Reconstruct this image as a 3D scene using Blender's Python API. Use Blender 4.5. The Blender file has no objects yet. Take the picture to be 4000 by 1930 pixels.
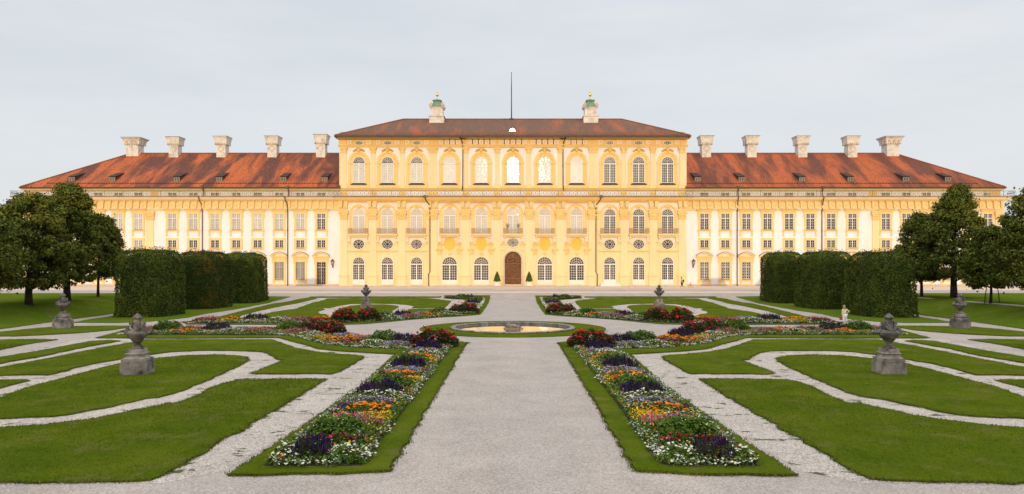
import bpy, math, random
import numpy as np
from mathutils import Vector, Matrix, noise
from mathutils.geometry import delaunay_2d_cdt
random.seed(7); RNG = np.random.default_rng(7)
S = bpy.context.scene
COL = S.collection
R = math.radians
# ------------------------------------------------------------------ camera
FP, CX, HY, H = 2850.0, 2003.0, 1036.0, 5.0      # focal length / principal column / horizon row (4000 px wide photo), eye height
cam = bpy.data.cameras.new('camera'); camo = bpy.data.objects.new('camera', cam); COL.objects.link(camo)
camo.location = (0, 0, H); camo.rotation_euler = (R(90), 0, 0)
cam.sensor_width = 36; cam.lens = 36*FP/4000; cam.shift_y = (HY-965)/4000; cam.shift_x = -(CX-2000)/4000
cam.clip_start = 0.5; cam.clip_end = 6000
S.camera = camo
# ------------------------------------------------------------------ sky, sun, exposure
SUN_EL, SUN_AZ = 7.6, 0.5
w = bpy.data.worlds.new('World'); S.world = w; w.use_nodes = True
nt = w.node_tree; N = nt.nodes; L = nt.links
bg = N['Background']; bg.inputs['Strength'].default_value = 0.135
sky = N.new('ShaderNodeTexSky'); sky.sky_type = 'NISHITA'; sky.sun_disc = False
sky.sun_elevation = R(SUN_EL); sky.sun_rotation = R(180+SUN_AZ); sky.air_density = 1.0; sky.dust_density = 1.5
tc = N.new('ShaderNodeTexCoord'); mp = N.new('ShaderNodeMapping'); mp.inputs['Scale'].default_value = (1.2, 1.2, 5.0)
mp.inputs['Rotation'].default_value = (R(4), R(5), 0)
nz = N.new('ShaderNodeTexNoise'); nz.inputs['Scale'].default_value = 2.6; nz.inputs['Detail'].default_value = 7; nz.inputs['Roughness'].default_value = 0.55
rp = N.new('ShaderNodeValToRGB'); rp.color_ramp.elements[0].position = 0.34; rp.color_ramp.elements[1].position = 0.68
rp.color_ramp.elements[0].color = (0.78, 0.78, 0.78, 1); rp.color_ramp.elements[1].color = (0.97, 0.97, 0.97, 1)
cl = N.new('ShaderNodeRGB'); cl.outputs[0].default_value = (5.25, 5.42, 5.68, 1)
mx = N.new('ShaderNodeMixRGB')
L.new(tc.outputs['Generated'], mp.inputs['Vector']); L.new(mp.outputs[0], nz.inputs['Vector']); L.new(nz.outputs['Fac'], rp.inputs['Fac'])
# evening clouds: brighter overhead and towards the low sun in the west, behind the viewer
sx_ = N.new('ShaderNodeSeparateXYZ'); L.new(tc.outputs['Generated'], sx_.inputs[0])
m1 = N.new('ShaderNodeMath'); m1.operation = 'MULTIPLY'; m1.inputs[1].default_value = -0.18; L.new(sx_.outputs['Y'], m1.inputs[0])
m2 = N.new('ShaderNodeMath'); m2.operation = 'MULTIPLY_ADD'; m2.inputs[1].default_value = 1.1; L.new(sx_.outputs['Z'], m2.inputs[0]); L.new(m1.outputs[0], m2.inputs[2])
m3 = N.new('ShaderNodeMapRange'); m3.inputs['From Min'].default_value = 0.2; m3.inputs['From Max'].default_value = 1.0; m3.inputs['To Min'].default_value = 1.0; m3.inputs['To Max'].default_value = 2.1; L.new(m2.outputs[0], m3.inputs['Value'])
vm = N.new('ShaderNodeVectorMath'); vm.operation = 'SCALE'; L.new(cl.outputs[0], vm.inputs[0]); L.new(m3.outputs[0], vm.inputs['Scale'])
L.new(rp.outputs['Color'], mx.inputs['Fac']); L.new(sky.outputs[0], mx.inputs['Color1']); L.new(vm.outputs[0], mx.inputs['Color2']); L.new(mx.outputs[0], bg.inputs['Color'])
sd = bpy.data.lights.new('sun', 'SUN'); sd.energy = 1.72; sd.angle = R(0.5); sd.color = (1.0, 0.765, 0.47)
so = bpy.data.objects.new('sun', sd); COL.objects.link(so); so.location = (0, -50, 60)
so.rotation_euler = (R(90-SUN_EL), 0, R(SUN_AZ))
S.view_settings.view_transform = 'Standard'; S.view_settings.look = 'None'; S.view_settings.exposure = 0.14; S.view_settings.gamma = 1
S.render.engine = 'CYCLES'

# ------------------------------------------------------------------ helpers
def sm(t): t = max(0.0, min(1.0, t)); return t*t*(3-2*t)
def hgt(x, y):
    a = sm((abs(x)-41)/7.0); b = sm((y-95)/19.0)
    z = 1.32*(1-(1-a)*(1-b))
    return z
def G(px, py):
    z = 0.0
    for _ in range(40):
        d = (H-z)*FP/(py-HY); x = (px-CX)*d/FP; z = 0.5*z+0.5*hgt(x, d)
    return (x, d)
def A(pts, ox=0, s=1.498): return [G(ox+x/s, 1100+y/s) for x, y in pts]     # points read off a crop of the photo -> ground
def Bc(pts): return A(pts, 900)
def mirror(p): return [(-x, y) for x, y in p][::-1]
MATS = {}
def mat(name, c1, c2=None, scale=4.0, rough=0.85, bump=0.0, bscale=None, spec=0.3, metal=0.0, c3=None, sc3=None, island=0.0, stretch=None, lo=0.35, hi=0.65, bdist=0.02):
    m = bpy.data.materials.new(name); m.use_nodes = True; t = m.node_tree; n = t.nodes; l = t.links
    p = n['Principled BSDF']; p.inputs['Roughness'].default_value = rough; p.inputs['Metallic'].default_value = metal
    p.inputs['Specular IOR Level'].default_value = spec; p.inputs['Base Color'].default_value = (*c1, 1)
    g = n.new('ShaderNodeNewGeometry'); vec = g.outputs['Position']
    if stretch:
        mpp = n.new('ShaderNodeMapping'); mpp.inputs['Scale'].default_value = stretch; l.new(vec, mpp.inputs['Vector']); vec = mpp.outputs[0]
    out = None
    if c2:
        x = n.new('ShaderNodeTexNoise'); x.inputs['Scale'].default_value = scale; x.inputs['Detail'].default_value = 8; x.inputs['Roughness'].default_value = 0.6
        l.new(vec, x.inputs['Vector']); r = n.new('ShaderNodeValToRGB'); r.color_ramp.elements[0].position = lo; r.color_ramp.elements[1].position = hi
        r.color_ramp.elements[0].color = (*c1, 1); r.color_ramp.elements[1].color = (*c2, 1); l.new(x.outputs['Fac'], r.inputs['Fac']); out = r.outputs['Color']
    if c3:
        x3 = n.new('ShaderNodeTexNoise'); x3.inputs['Scale'].default_value = sc3; x3.inputs['Detail'].default_value = 5
        l.new(g.outputs['Position'], x3.inputs['Vector']); r3 = n.new('ShaderNodeValToRGB'); r3.color_ramp.elements[0].position = 0.5; r3.color_ramp.elements[1].position = 0.72
        mm = n.new('ShaderNodeMixRGB'); l.new(x3.outputs['Fac'], r3.inputs['Fac']); l.new(r3.outputs['Color'], mm.inputs['Fac']); l.new(out, mm.inputs['Color1']); mm.inputs['Color2'].default_value = (*c3, 1); out = mm.outputs[0]
    if island:
        hs = n.new('ShaderNodeHueSaturation'); mr = n.new('ShaderNodeMapRange'); mr.inputs['To Min'].default_value = 1-island; mr.inputs['To Max'].default_value = 1+island
        l.new(g.outputs['Random Per Island'], mr.inputs['Value']); l.new(mr.outputs[0], hs.inputs['Value'])
        if out: l.new(out, hs.inputs['Color'])
        else: hs.inputs['Color'].default_value = (*c1, 1)
        out = hs.outputs[0]
    if out: l.new(out, p.inputs['Base Color'])
    if bump:
        b = n.new('ShaderNodeBump'); b.inputs['Strength'].default_value = bump; b.inputs['Distance'].default_value = bdist
        x2 = n.new('ShaderNodeTexNoise'); x2.inputs['Scale'].default_value = bscale or scale*3; x2.inputs['Detail'].default_value = 6
        l.new(g.outputs['Position'], x2.inputs['Vector']); l.new(x2.outputs['Fac'], b.inputs['Height']); l.new(b.outputs[0], p.inputs['Normal'])
    MATS[name] = m; return m
def link(name, me, m, parent=None):
    for q in (m if isinstance(m, (list, tuple)) else [m]): me.materials.append(q)
    o = bpy.data.objects.new(name, me); COL.objects.link(o)
    if parent: o.parent = parent
    return o
def tag(o, label, cat, group=None):
    o['label'] = label; o['category'] = cat
    if group: o['group'] = group
    return o
def empty(name, loc=(0,0,0), rz=0):
    o = bpy.data.objects.new(name, None); COL.objects.link(o); o.location = loc; o.rotation_euler = (0, 0, rz); o.empty_display_size = 0.3; return o
def kids(o): return [c for c in bpy.data.objects if c.parent == o]
def copy_tree(o, parent=None):
    c = o.copy(); COL.objects.link(c); c.parent = parent
    for ch in kids(o): copy_tree(ch, c)
    return c
class MB:
    def __init__(s): s.v = []; s.f = []; s.m = []; s.sm = []
    def add(s, v, f, m=0, smooth=False):
        k = len(s.v); s.v += [tuple(p) for p in v]; s.f += [tuple(i+k for i in q) for q in f]; s.m += [m]*len(f); s.sm += [smooth]*len(f)
    def box(s, x0, x1, y0, y1, z0, z1, m=0):
        v = [(x0,y0,z0),(x1,y0,z0),(x1,y1,z0),(x0,y1,z0),(x0,y0,z1),(x1,y0,z1),(x1,y1,z1),(x0,y1,z1)]
        s.add(v, [(0,3,2,1),(4,5,6,7),(0,1,5,4),(1,2,6,5),(2,3,7,6),(3,0,4,7)], m)
    def frustum(s, a0, b0, z0, a1, b1, z1, cx=0, cy=0, m=0):
        v = [(cx-a0,cy-b0,z0),(cx+a0,cy-b0,z0),(cx+a0,cy+b0,z0),(cx-a0,cy+b0,z0),(cx-a1,cy-b1,z1),(cx+a1,cy-b1,z1),(cx+a1,cy+b1,z1),(cx-a1,cy+b1,z1)]
        s.add(v, [(0,3,2,1),(4,5,6,7),(0,1,5,4),(1,2,6,5),(2,3,7,6),(3,0,4,7)], m)
    def prism(s, pts, y0, y1, m=0):     # polygon in xz (counter-clockwise seen from -y), extruded y0 (front) .. y1
        n = len(pts); v = [(x, y0, z) for x, z in pts]+[(x, y1, z) for x, z in pts]
        s.add(v, [tuple(range(n)), tuple(range(2*n-1, n-1, -1))]+[(i, i+n, (i+1) % n+n, (i+1) % n) for i in range(n)], m)
    def band(s, out, inn, y0, y1, closed=False, m=0):
        n = len(out); v = [(x, y0, z) for x, z in out]+[(x, y0, z) for x, z in inn]+[(x, y1, z) for x, z in out]+[(x, y1, z) for x, z in inn]
        f = []
        for i in range(n if closed else n-1):
            j = (i+1) % n
            f += [(i, n+i, n+j, j), (i, j, 2*n+j, 2*n+i), (n+i, 3*n+i, 3*n+j, n+j)]
        if not closed: f += [(0, 2*n, 3*n, n), (n-1, 2*n-1, 4*n-1, 3*n-1)]
        s.add(v, f, m)
    def tube(s, p, q, r0, r1=None, n=8, m=0, caps=True):
        r1 = r0 if r1 is None else r1; p = Vector(p); q = Vector(q); d = (q-p).normalized()
        u = d.orthogonal().normalized(); w_ = d.cross(u)
        v = []
        for c, r in ((p, r0), (q, r1)):
            for i in range(n): a = 2*math.pi*i/n; v.append(c+u*(r*math.cos(a))+w_*(r*math.sin(a)))
        f = [(i, (i+1) % n, n+(i+1) % n, n+i) for i in range(n)]
        if caps: f += [tuple(range(n-1, -1, -1)), tuple(range(n, 2*n))]
        s.add(v, f, m, True)
    def path(s, pts, r, n=6, m=0):
        for i in range(len(pts)-1):
            a = r[i] if isinstance(r, (list, tuple)) else r; b = r[i+1] if isinstance(r, (list, tuple)) else r
            s.tube(pts[i], pts[i+1], a, b, n, m)
    def lathe(s, prof, cx=0, cy=0, n=24, m=0, sx=1, sy=1, flute=0.0, fl=0):
        v = []
        for r, z in prof:
            for i in range(n):
                a = 2*math.pi*i/n; rr = r*(1+flute*math.cos(fl*a)) if fl else r
                v.append((cx+rr*sx*math.cos(a), cy+rr*sy*math.sin(a), z))
        f = []
        for k in range(len(prof)-1):
            for i in range(n): f.append((k*n+i, k*n+(i+1) % n, (k+1)*n+(i+1) % n, (k+1)*n+i))
        f.append(tuple(range(n-1, -1, -1))); f.append(tuple(range((len(prof)-1)*n, len(prof)*n)))
        s.add(v, f, m, True)
    def ball(s, c, r, n=10, m=0, sx=1, sy=1, sz=1):
        v = []; f = []; k = n//2
        for j in range(k+1):
            t = math.pi*j/k
            for i in range(n):
                a = 2*math.pi*i/n; v.append((c[0]+r*sx*math.sin(t)*math.cos(a), c[1]+r*sy*math.sin(t)*math.sin(a), c[2]-r*sz*math.cos(t)))
        for j in range(k):
            for i in range(n): f.append((j*n+i, j*n+(i+1) % n, (j+1)*n+(i+1) % n, (j+1)*n+i))
        s.add(v, f, m, True)
    def mesh(s, name='m'):
        me = bpy.data.meshes.new(name); me.from_pydata(s.v, [], s.f)
        me.polygons.foreach_set('material_index', s.m); me.polygons.foreach_set('use_smooth', s.sm)
        me.update(); return me
    def build(s, name, m, parent=None, loc=None):
        o = link(name, s.mesh(name), m, parent)
        if loc: o.location = loc
        return o
def np_mesh(name, V, F, mi=None):
    k = F.shape[1]; me = bpy.data.meshes.new(name)
    me.vertices.add(len(V)); me.vertices.foreach_set('co', V.astype(np.float32).ravel())
    me.loops.add(F.size); me.loops.foreach_set('vertex_index', F.astype(np.int32).ravel())
    me.polygons.add(len(F)); me.polygons.foreach_set('loop_start', np.arange(0, F.size, k, dtype=np.int32)); me.polygons.foreach_set('loop_total', np.full(len(F), k, dtype=np.int32))
    if mi is not None: me.polygons.foreach_set('material_index', mi.astype(np.int32))
    me.update(calc_edges=True); return me
def cards(C, size, N_=None, asp=0.6, tilt=0.9):
    """diamond shaped leaf clumps at C; N_ = preferred normal"""
    n = len(C); r = RNG.normal(size=(n, 3)); r /= np.linalg.norm(r, axis=1)[:, None]
    if N_ is not None: r = r*tilt+N_; r /= np.linalg.norm(r, axis=1)[:, None]
    t = RNG.normal(size=(n, 3)); u = np.cross(r, t); u /= np.linalg.norm(u, axis=1)[:, None]; v = np.cross(r, u)
    s = np.asarray(size).reshape(-1, 1)*np.ones((n, 1))
    V = np.stack([C+u*s, C+v*s*asp+r*s*0.15, C-u*s, C-v*s*asp+r*s*0.15], 1).reshape(-1, 3)
    return V, np.arange(4*n).reshape(n, 4)
def join_np(parts):
    Vs = []; Fs = []; Ms = []; k = 0
    for V, F, m in parts:
        if len(V) == 0: continue
        Vs.append(V); Fs.append(F+k); Ms.append(np.full(len(F), m)); k += len(V)
    return np.concatenate(Vs), np.concatenate(Fs), np.concatenate(Ms)

# ------------------------------------------------------------------ materials
white = mat('white stucco', (0.86,0.81,0.79), (0.78,0.725,0.69), 0.45, 0.9, stretch=(1.6,1.6,.35),  bump=0.15, bscale=9)
yellow = mat('yellow stucco', (0.86,0.60,0.255), (0.80,0.54,0.205), 0.5, 0.9, stretch=(1.6,1.6,.35),  bump=0.15, bscale=9)
yellow_pale = mat('pale yellow stucco', (0.86,0.665,0.375), (0.81,0.61,0.32), 0.5, 0.9, stretch=(1.6,1.6,.35),  bump=0.1, bscale=9)
yellow_deep = mat('deep yellow stucco', (0.82,0.51,0.13), (0.77,0.46,0.105), 0.5, 0.9, bump=0.1, bscale=9)
ochre = mat('ochre stucco', (0.80,0.53,0.10), (0.76,0.48,0.08), 0.7, 0.9)
bars = mat('white painted wood', (0.80,0.76,0.70), (0.70,0.66,0.60), 2.0, 0.6)
def glass(name, c1, c2, rough, spec=0.6, island=0):
    m = mat(name, c1, c2, 1.3, rough, spec=spec, island=island); p = m.node_tree.nodes['Principled BSDF']
    n = m.node_tree.nodes; l = m.node_tree.links; oi = n.new('ShaderNodeObjectInfo'); hv = n.new('ShaderNodeHueSaturation'); mr_ = n.new('ShaderNodeMapRange'); mr_.inputs['To Min'].default_value = 0.78; mr_.inputs['To Max'].default_value = 1.15 if c1[0] > .2 else 2.0
    l.new(oi.outputs['Random'], mr_.inputs['Value']); l.new(mr_.outputs[0], hv.inputs['Value'])
    if p.inputs['Base Color'].links: l.new(p.inputs['Base Color'].links[0].from_socket, hv.inputs['Color']); l.new(hv.outputs[0], p.inputs['Base Color'])
    p.inputs['Coat Weight'].default_value = 0.6; p.inputs['Coat Roughness'].default_value = 0.05
    n = m.node_tree.nodes; l = m.node_tree.links        # old hand-made panes: slightly wavy
    g = n.new('ShaderNodeNewGeometry'); x = n.new('ShaderNodeTexNoise'); x.inputs['Scale'].default_value = 2.2; x.inputs['Detail'].default_value = 1
    b = n.new('ShaderNodeBump'); b.inputs['Strength'].default_value = 0.35; b.inputs['Distance'].default_value = 0.03
    l.new(g.outputs['Position'], x.inputs['Vector']); l.new(x.outputs['Fac'], b.inputs['Height']); l.new(b.outputs[0], p.inputs['Coat Normal'])
    return m
gl_dark = glass('dark window glass', (0.022,0.018,0.017), (0.07,0.05,0.04), 0.12)
gl_blind = glass('glass with white blind', (0.56,0.52,0.48), (0.66,0.61,0.56), 0.45)
gl_tan = glass('glass with drawn tan blind', (0.44,0.38,0.33), (0.53,0.46,0.40), 0.45)
gl_grey = glass('glass with grey blind', (0.38,0.35,0.31), (0.50,0.46,0.40), 0.4)
gl_sky = mat('roof light glass', (0.25,0.25,0.25), None, 1, 0.12, spec=1.0)
dkmetal = mat('dark metal', (0.035,0.024,0.02), (0.07,0.045,0.035), 3, 0.6, spec=0.4)
copper_pipe = mat('brown copper pipe', (0.13,0.05,0.03), (0.07,0.03,0.02), 2, 0.5, spec=0.5)
iron = mat('wrought iron', (0.06,0.045,0.035), (0.11,0.07,0.04), 6, 0.6); iron_r = mat('rusty railing iron', (0.13,0.08,0.05), (0.22,0.14,0.08), 6, 0.7)
iron_tan = mat('gilded iron scrollwork', (0.60,0.38,0.15), (0.46,0.28,0.12), 8, 0.6)
patina = mat('green copper', (0.14,0.24,0.16), (0.20,0.30,0.20), 3, 0.6, c3=(0.08,0.15,0.11), sc3=2)
gold = mat('gold leaf', (0.85,0.58,0.18), None, 1, 0.35, metal=0.85)
chim = mat('chimney render', (0.76,0.69,0.60), (0.62,0.56,0.49), 0.9, 0.9, bump=0.3, bscale=6, c3=(0.42,0.37,0.32), sc3=1.3)
wood_door = mat('carved oak', (0.20,0.085,0.03), (0.11,0.045,0.016), 2.2, 0.55, bump=0.8, bscale=3.5, bdist=0.2)
door_carve = mat('raised oak carving', (0.26,0.12,0.045), (0.13,0.055,0.02), 5, 0.5)
stone_pale = mat('pale stone', (0.62,0.50,0.42), (0.50,0.41,0.34), 1.5, 0.85)
stone_old = mat('weathered limestone', (0.27,0.235,0.20), (0.075,0.068,0.06), 3.2, 0.9, bump=0.7, bscale=22, c3=(0.035,0.033,0.03), sc3=2.6, bdist=0.03)
stone_ped = mat('weathered pedestal stone', (0.44,0.37,0.315), (0.14,0.12,0.105), 2.2, 0.9, bump=0.7, bscale=16, c3=(0.045,0.04,0.037), sc3=2.0, bdist=0.03, stretch=(1,1,0.6))
def roof_mat(name, c_hi, c_lo, c_st, lo, hi, sx):
    m = bpy.data.materials.new(name); m.use_nodes = True; t = m.node_tree; n = t.nodes; l = t.links; p = n['Principled BSDF']; p.inputs['Roughness'].default_value = 0.9
    g = n.new('ShaderNodeNewGeometry')
    mp_ = n.new('ShaderNodeMapping'); mp_.inputs['Scale'].default_value = (0.32, 0.075, 0.075); mp_.inputs['Rotation'].default_value = (0, 0, R(sx))
    l.new(g.outputs['Position'], mp_.inputs['Vector'])
    x = n.new('ShaderNodeTexNoise'); x.inputs['Scale'].default_value = 1.0; x.inputs['Detail'].default_value = 9; x.inputs['Roughness'].default_value = 0.62; x.inputs['Distortion'].default_value = 0.3
    l.new(mp_.outputs[0], x.inputs['Vector'])
    r = n.new('ShaderNodeValToRGB'); r.color_ramp.elements[0].position = lo; r.color_ramp.elements[1].position = hi
    r.color_ramp.elements[0].color = (*c_lo, 1); r.color_ramp.elements[1].color = (*c_hi, 1); l.new(x.outputs['Fac'], r.inputs['Fac'])
    x2 = n.new('ShaderNodeTexNoise'); x2.inputs['Scale'].default_value = 3.0; x2.inputs['Detail'].default_value = 6; l.new(g.outputs['Position'], x2.inputs['Vector'])
    r2 = n.new('ShaderNodeValToRGB'); r2.color_ramp.elements[0].position = 0.45; r2.color_ramp.elements[1].position = 0.7; l.new(x2.outputs['Fac'], r2.inputs['Fac'])
    mm = n.new('ShaderNodeMixRGB'); l.new(r2.outputs['Color'], mm.inputs['Fac']); l.new(r.outputs['Color'], mm.inputs['Color1']); mm.inputs['Color2'].default_value = (*c_st, 1)
    # tile courses: rows along the slope
    wv = n.new('ShaderNodeTexWave'); wv.bands_direction = 'Z'; wv.inputs['Scale'].default_value = 2.2; wv.inputs['Distortion'].default_value = 0.6; wv.inputs['Detail Scale'].default_value = 3
    l.new(g.outputs['Position'], wv.inputs['Vector'])
    bp = n.new('ShaderNodeBump'); bp.inputs['Strength'].default_value = 0.5; bp.inputs['Distance'].default_value = 0.06
    ad = n.new('ShaderNodeMath'); ad.operation = 'ADD'; l.new(wv.outputs['Fac'], ad.inputs[0]); l.new(x2.outputs['Fac'], ad.inputs[1]); l.new(ad.outputs[0], bp.inputs['Height'])
    l.new(bp.outputs[0], p.inputs['Normal']); l.new(mm.outputs[0], p.inputs['Base Color']); return m
roof_l = roof_mat('orange clay tiles left', (0.50,0.115,0.022), (0.085,0.030,0.019), (0.22,0.05,0.02), 0.45, 0.58, -24)
roof_r = roof_mat('orange clay tiles right', (0.45,0.100,0.021), (0.105,0.035,0.019), (0.22,0.05,0.02), 0.43, 0.57, 24)
roof_c = roof_mat('brown clay tiles', (0.36,0.08,0.024), (0.125,0.060,0.037), (0.20,0.11,0.065), 0.50, 0.64, 0)
ridge_m = mat('ridge tiles', (0.34,0.12,0.06), (0.22,0.08,0.045), 4, 0.9)

# ground materials
def gravel_mat(name, base, dark, weeds):
    m = bpy.data.materials.new(name); m.use_nodes = True; t = m.node_tree; n = t.nodes; l = t.links; p = n['Principled BSDF']; p.inputs['Roughness'].default_value = 1.0; p.inputs['Specular IOR Level'].default_value = 0.0
    g = n.new('ShaderNodeNewGeometry')
    v = n.new('ShaderNodeTexVoronoi'); v.inputs['Scale'].default_value = 28; l.new(g.outputs['Position'], v.inputs['Vector'])
    r = n.new('ShaderNodeValToRGB'); r.color_ramp.elements[0].position = 0.1; r.color_ramp.elements[1].position = 0.9
    r.color_ramp.elements[0].color = (*dark, 1); r.color_ramp.elements[1].color = (*base, 1)
    sp = n.new('ShaderNodeSeparateColor'); l.new(v.outputs['Color'], sp.inputs[0]); l.new(sp.outputs[0], r.inputs['Fac'])
    x = n.new('ShaderNodeTexNoise'); x.inputs['Scale'].default_value = 0.5; x.inputs['Detail'].default_value = 8; x.inputs['Roughness'].default_value = 0.65; l.new(g.outputs['Position'], x.inputs['Vector'])
    r2 = n.new('ShaderNodeValToRGB'); r2.color_ramp.elements[0].position = 0.3; r2.color_ramp.elements[1].position = 0.72; r2.color_ramp.elements[0].color = (0.80,0.79,0.78,1); r2.color_ramp.elements[1].color = (1.0,1.0,1.0,1)
    l.new(x.outputs['Fac'], r2.inputs['Fac']); mu = n.new('ShaderNodeMixRGB'); mu.blend_type = 'MULTIPLY'; mu.inputs['Fac'].default_value = 1; l.new(r.outputs[0], mu.inputs['Color1']); l.new(r2.outputs[0], mu.inputs['Color2'])
    out = mu.outputs[0]
    if weeds:
        x3 = n.new('ShaderNodeTexNoise'); x3.inputs['Scale'].default_value = 1.5; x3.inputs['Detail'].default_value = 7; x3.inputs['Roughness'].default_value = 0.7
        mp3 = n.new('ShaderNodeMapping'); mp3.inputs['Scale'].default_value = (0.6, 1, 1); l.new(g.outputs['Position'], mp3.inputs['Vector']); l.new(mp3.outputs[0], x3.inputs['Vector'])
        r3 = n.new('ShaderNodeValToRGB'); r3.color_ramp.elements[0].position = weeds; r3.color_ramp.elements[1].position = weeds+0.03
        l.new(x3.outputs['Fac'], r3.inputs['Fac']); m3 = n.new('ShaderNodeMixRGB'); l.new(r3.outputs[0], m3.inputs['Fac']); l.new(out, m3.inputs['Color1']); m3.inputs['Color2'].default_value = (0.11,0.12,0.05,1); out = m3.outputs[0]
    b = n.new('ShaderNodeBump'); b.inputs['Strength'].default_value = 0.7; b.inputs['Distance'].default_value = 0.03; l.new(v.outputs['Distance'], b.inputs['Height']); l.new(b.outputs[0], p.inputs['Normal'])
    l.new(out, p.inputs['Base Color']); return m
gravel = gravel_mat('fine grey gravel', (0.62,0.54,0.475), (0.41,0.352,0.305), 0)
gravel_w = gravel_mat('coarse pale gravel', (0.78,0.69,0.60), (0.38,0.32,0.27), 0.575)
def grass_mat(name, a, b, c, dry):
    m = bpy.data.materials.new(name); m.use_nodes = True; t = m.node_tree; n = t.nodes; l = t.links; p = n['Principled BSDF']; p.inputs['Roughness'].default_value = 1.0; p.inputs['Specular IOR Level'].default_value = 0.0
    g = n.new('ShaderNodeNewGeometry')
    mp1 = n.new('ShaderNodeMapping'); mp1.inputs['Scale'].default_value = (1, 0.6, 1); l.new(g.outputs['Position'], mp1.inputs['Vector'])
    x = n.new('ShaderNodeTexNoise'); x.inputs['Scale'].default_value = 11; x.inputs['Detail'].default_value = 9; x.inputs['Roughness'].default_value = 0.75; l.new(mp1.outputs[0], x.inputs['Vector'])
    r = n.new('ShaderNodeValToRGB'); r.color_ramp.elements[0].position = 0.32; r.color_ramp.elements[1].position = 0.68; r.color_ramp.elements[0].color = (*a, 1); r.color_ramp.elements[1].color = (*b, 1); l.new(x.outputs['Fac'], r.inputs['Fac'])
    x2 = n.new('ShaderNodeTexNoise'); x2.inputs['Scale'].default_value = 0.45; x2.inputs['Detail'].default_value = 7; x2.inputs['Roughness'].default_value = 0.6; l.new(g.outputs['Position'], x2.inputs['Vector'])
    r2 = n.new('ShaderNodeValToRGB'); r2.color_ramp.elements[0].position = 0.38; r2.color_ramp.elements[1].position = 0.7; l.new(x2.outputs['Fac'], r2.inputs['Fac'])
    mr = n.new('ShaderNodeMath'); mr.operation = 'MULTIPLY'; mr.inputs[1].default_value = 0.75; l.new(r2.outputs[0], mr.inputs[0])
    mm = n.new('ShaderNodeMixRGB'); l.new(mr.outputs[0], mm.inputs['Fac']); l.new(r.outputs[0], mm.inputs['Color1']); mm.inputs['Color2'].default_value = (*c, 1)
    x3 = n.new('ShaderNodeTexNoise'); x3.inputs['Scale'].default_value = 0.9; x3.inputs['Detail'].default_value = 9; x3.inputs['Roughness'].default_value = 0.75
    ad = n.new('ShaderNodeVectorMath'); ad.inputs[1].default_value = (31, 7, 3); l.new(g.outputs['Position'], ad.inputs[0]); l.new(ad.outputs[0], x3.inputs['Vector'])
    r3 = n.new('ShaderNodeValToRGB'); r3.color_ramp.elements[0].position = 0.52; r3.color_ramp.elements[1].position = 0.72; l.new(x3.outputs['Fac'], r3.inputs['Fac'])
    mr3 = n.new('ShaderNodeMath'); mr3.operation = 'MULTIPLY'; mr3.inputs[1].default_value = dry; l.new(r3.outputs[0], mr3.inputs[0])
    m3 = n.new('ShaderNodeMixRGB'); l.new(mr3.outputs[0], m3.inputs['Fac']); l.new(mm.outputs[0], m3.inputs['Color1']); m3.inputs['Color2'].default_value = (0.20,0.15,0.06,1)
    b_ = n.new('ShaderNodeBump'); b_.inputs['Strength'].default_value = 0.9; b_.inputs['Distance'].default_value = 0.06; l.new(x.outputs['Fac'], b_.inputs['Height']); l.new(b_.outputs[0], p.inputs['Normal'])
    l.new(m3.outputs[0], p.inputs['Base Color']); return m
grass = grass_mat('mown lawn', (0.046,0.078,0.005), (0.104,0.144,0.009), (0.135,0.158,0.012), 0.8)
grass_b = grass_mat('embankment grass', (0.060,0.108,0.006), (0.120,0.185,0.012), (0.13,0.165,0.018), 0.9)
cobble = mat('cobbles', (0.74,0.55,0.41), (0.60,0.45,0.34), 9, 0.9, bump=0.5, bscale=12, c3=(0.62,0.50,0.39), sc3=0.3)
soil = mat('bed soil', (0.05,0.035,0.02), (0.028,0.022,0.014), 6, 1.0)

# ------------------------------------------------------------------ ground
FC = (0.0, 57.6)         # fountain centre
def jitter(poly, step=0.3, amp=0.07, sc=1.1):
    out = []
    for i in range(len(poly)):
        a = Vector((*poly[i], 0)); b = Vector((*poly[(i+1) % len(poly)], 0)); n = max(1, int((b-a).length/step))
        for k in range(n):
            p = a.lerp(b, k/n); q = p+Vector((noise.noise(p*sc*1.7+Vector((3,9,1))), noise.noise(p*sc*1.7+Vector((11,2,5))), 0))*amp*2
            q += Vector((noise.noise(p*6), noise.noise(p*6+Vector((5,5,5))), 0))*amp*0.8
            out.append((q.x, q.y))
    return out
def smooth_poly(poly, it=1):
    for _ in range(it):
        q = []
        for i in range(len(poly)):
            a = poly[i]; b = poly[(i+1) % len(poly)]
            q += [(a[0]*.75+b[0]*.25, a[1]*.75+b[1]*.25), (a[0]*.25+b[0]*.75, a[1]*.25+b[1]*.75)]
        poly = q
    return poly
def drape(poly, dz, grid=2.5, skirt=True):
    xs = [p[0] for p in poly]; ys = [p[1] for p in poly]
    pts = [Vector(p) for p in poly]; n = len(pts); edges = [(i, (i+1) % n) for i in range(n)]
    if max(ys) > 93 or max(abs(min(xs)), abs(max(xs))) > 40:
        x = min(xs)+grid/2
        while x < max(xs):
            y = min(ys)+grid/2
            while y < max(ys): pts.append(Vector((x+random.uniform(-.1,.1), y+random.uniform(-.1,.1)))); y += grid
            x += grid
    v, e, f, *_ = delaunay_2d_cdt(pts, edges, [list(range(n))], 1, 1e-5)
    V = [(p.x, p.y, hgt(p.x, p.y)+dz) for p in v]; F = [tuple(q) for q in f]
    m = MB(); m.add(V, F)
    if skirt:
        k = len(poly); sv = [(x, y, hgt(x, y)+dz) for x, y in poly]+[(x, y, hgt(x, y)-0.02) for x, y in poly]
        m.add(sv, [(i, (i+1) % k, (i+1) % k+k, i+k) for i in range(k)])
    return m
def struct(o): o['kind'] = 'structure'; return o
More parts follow.
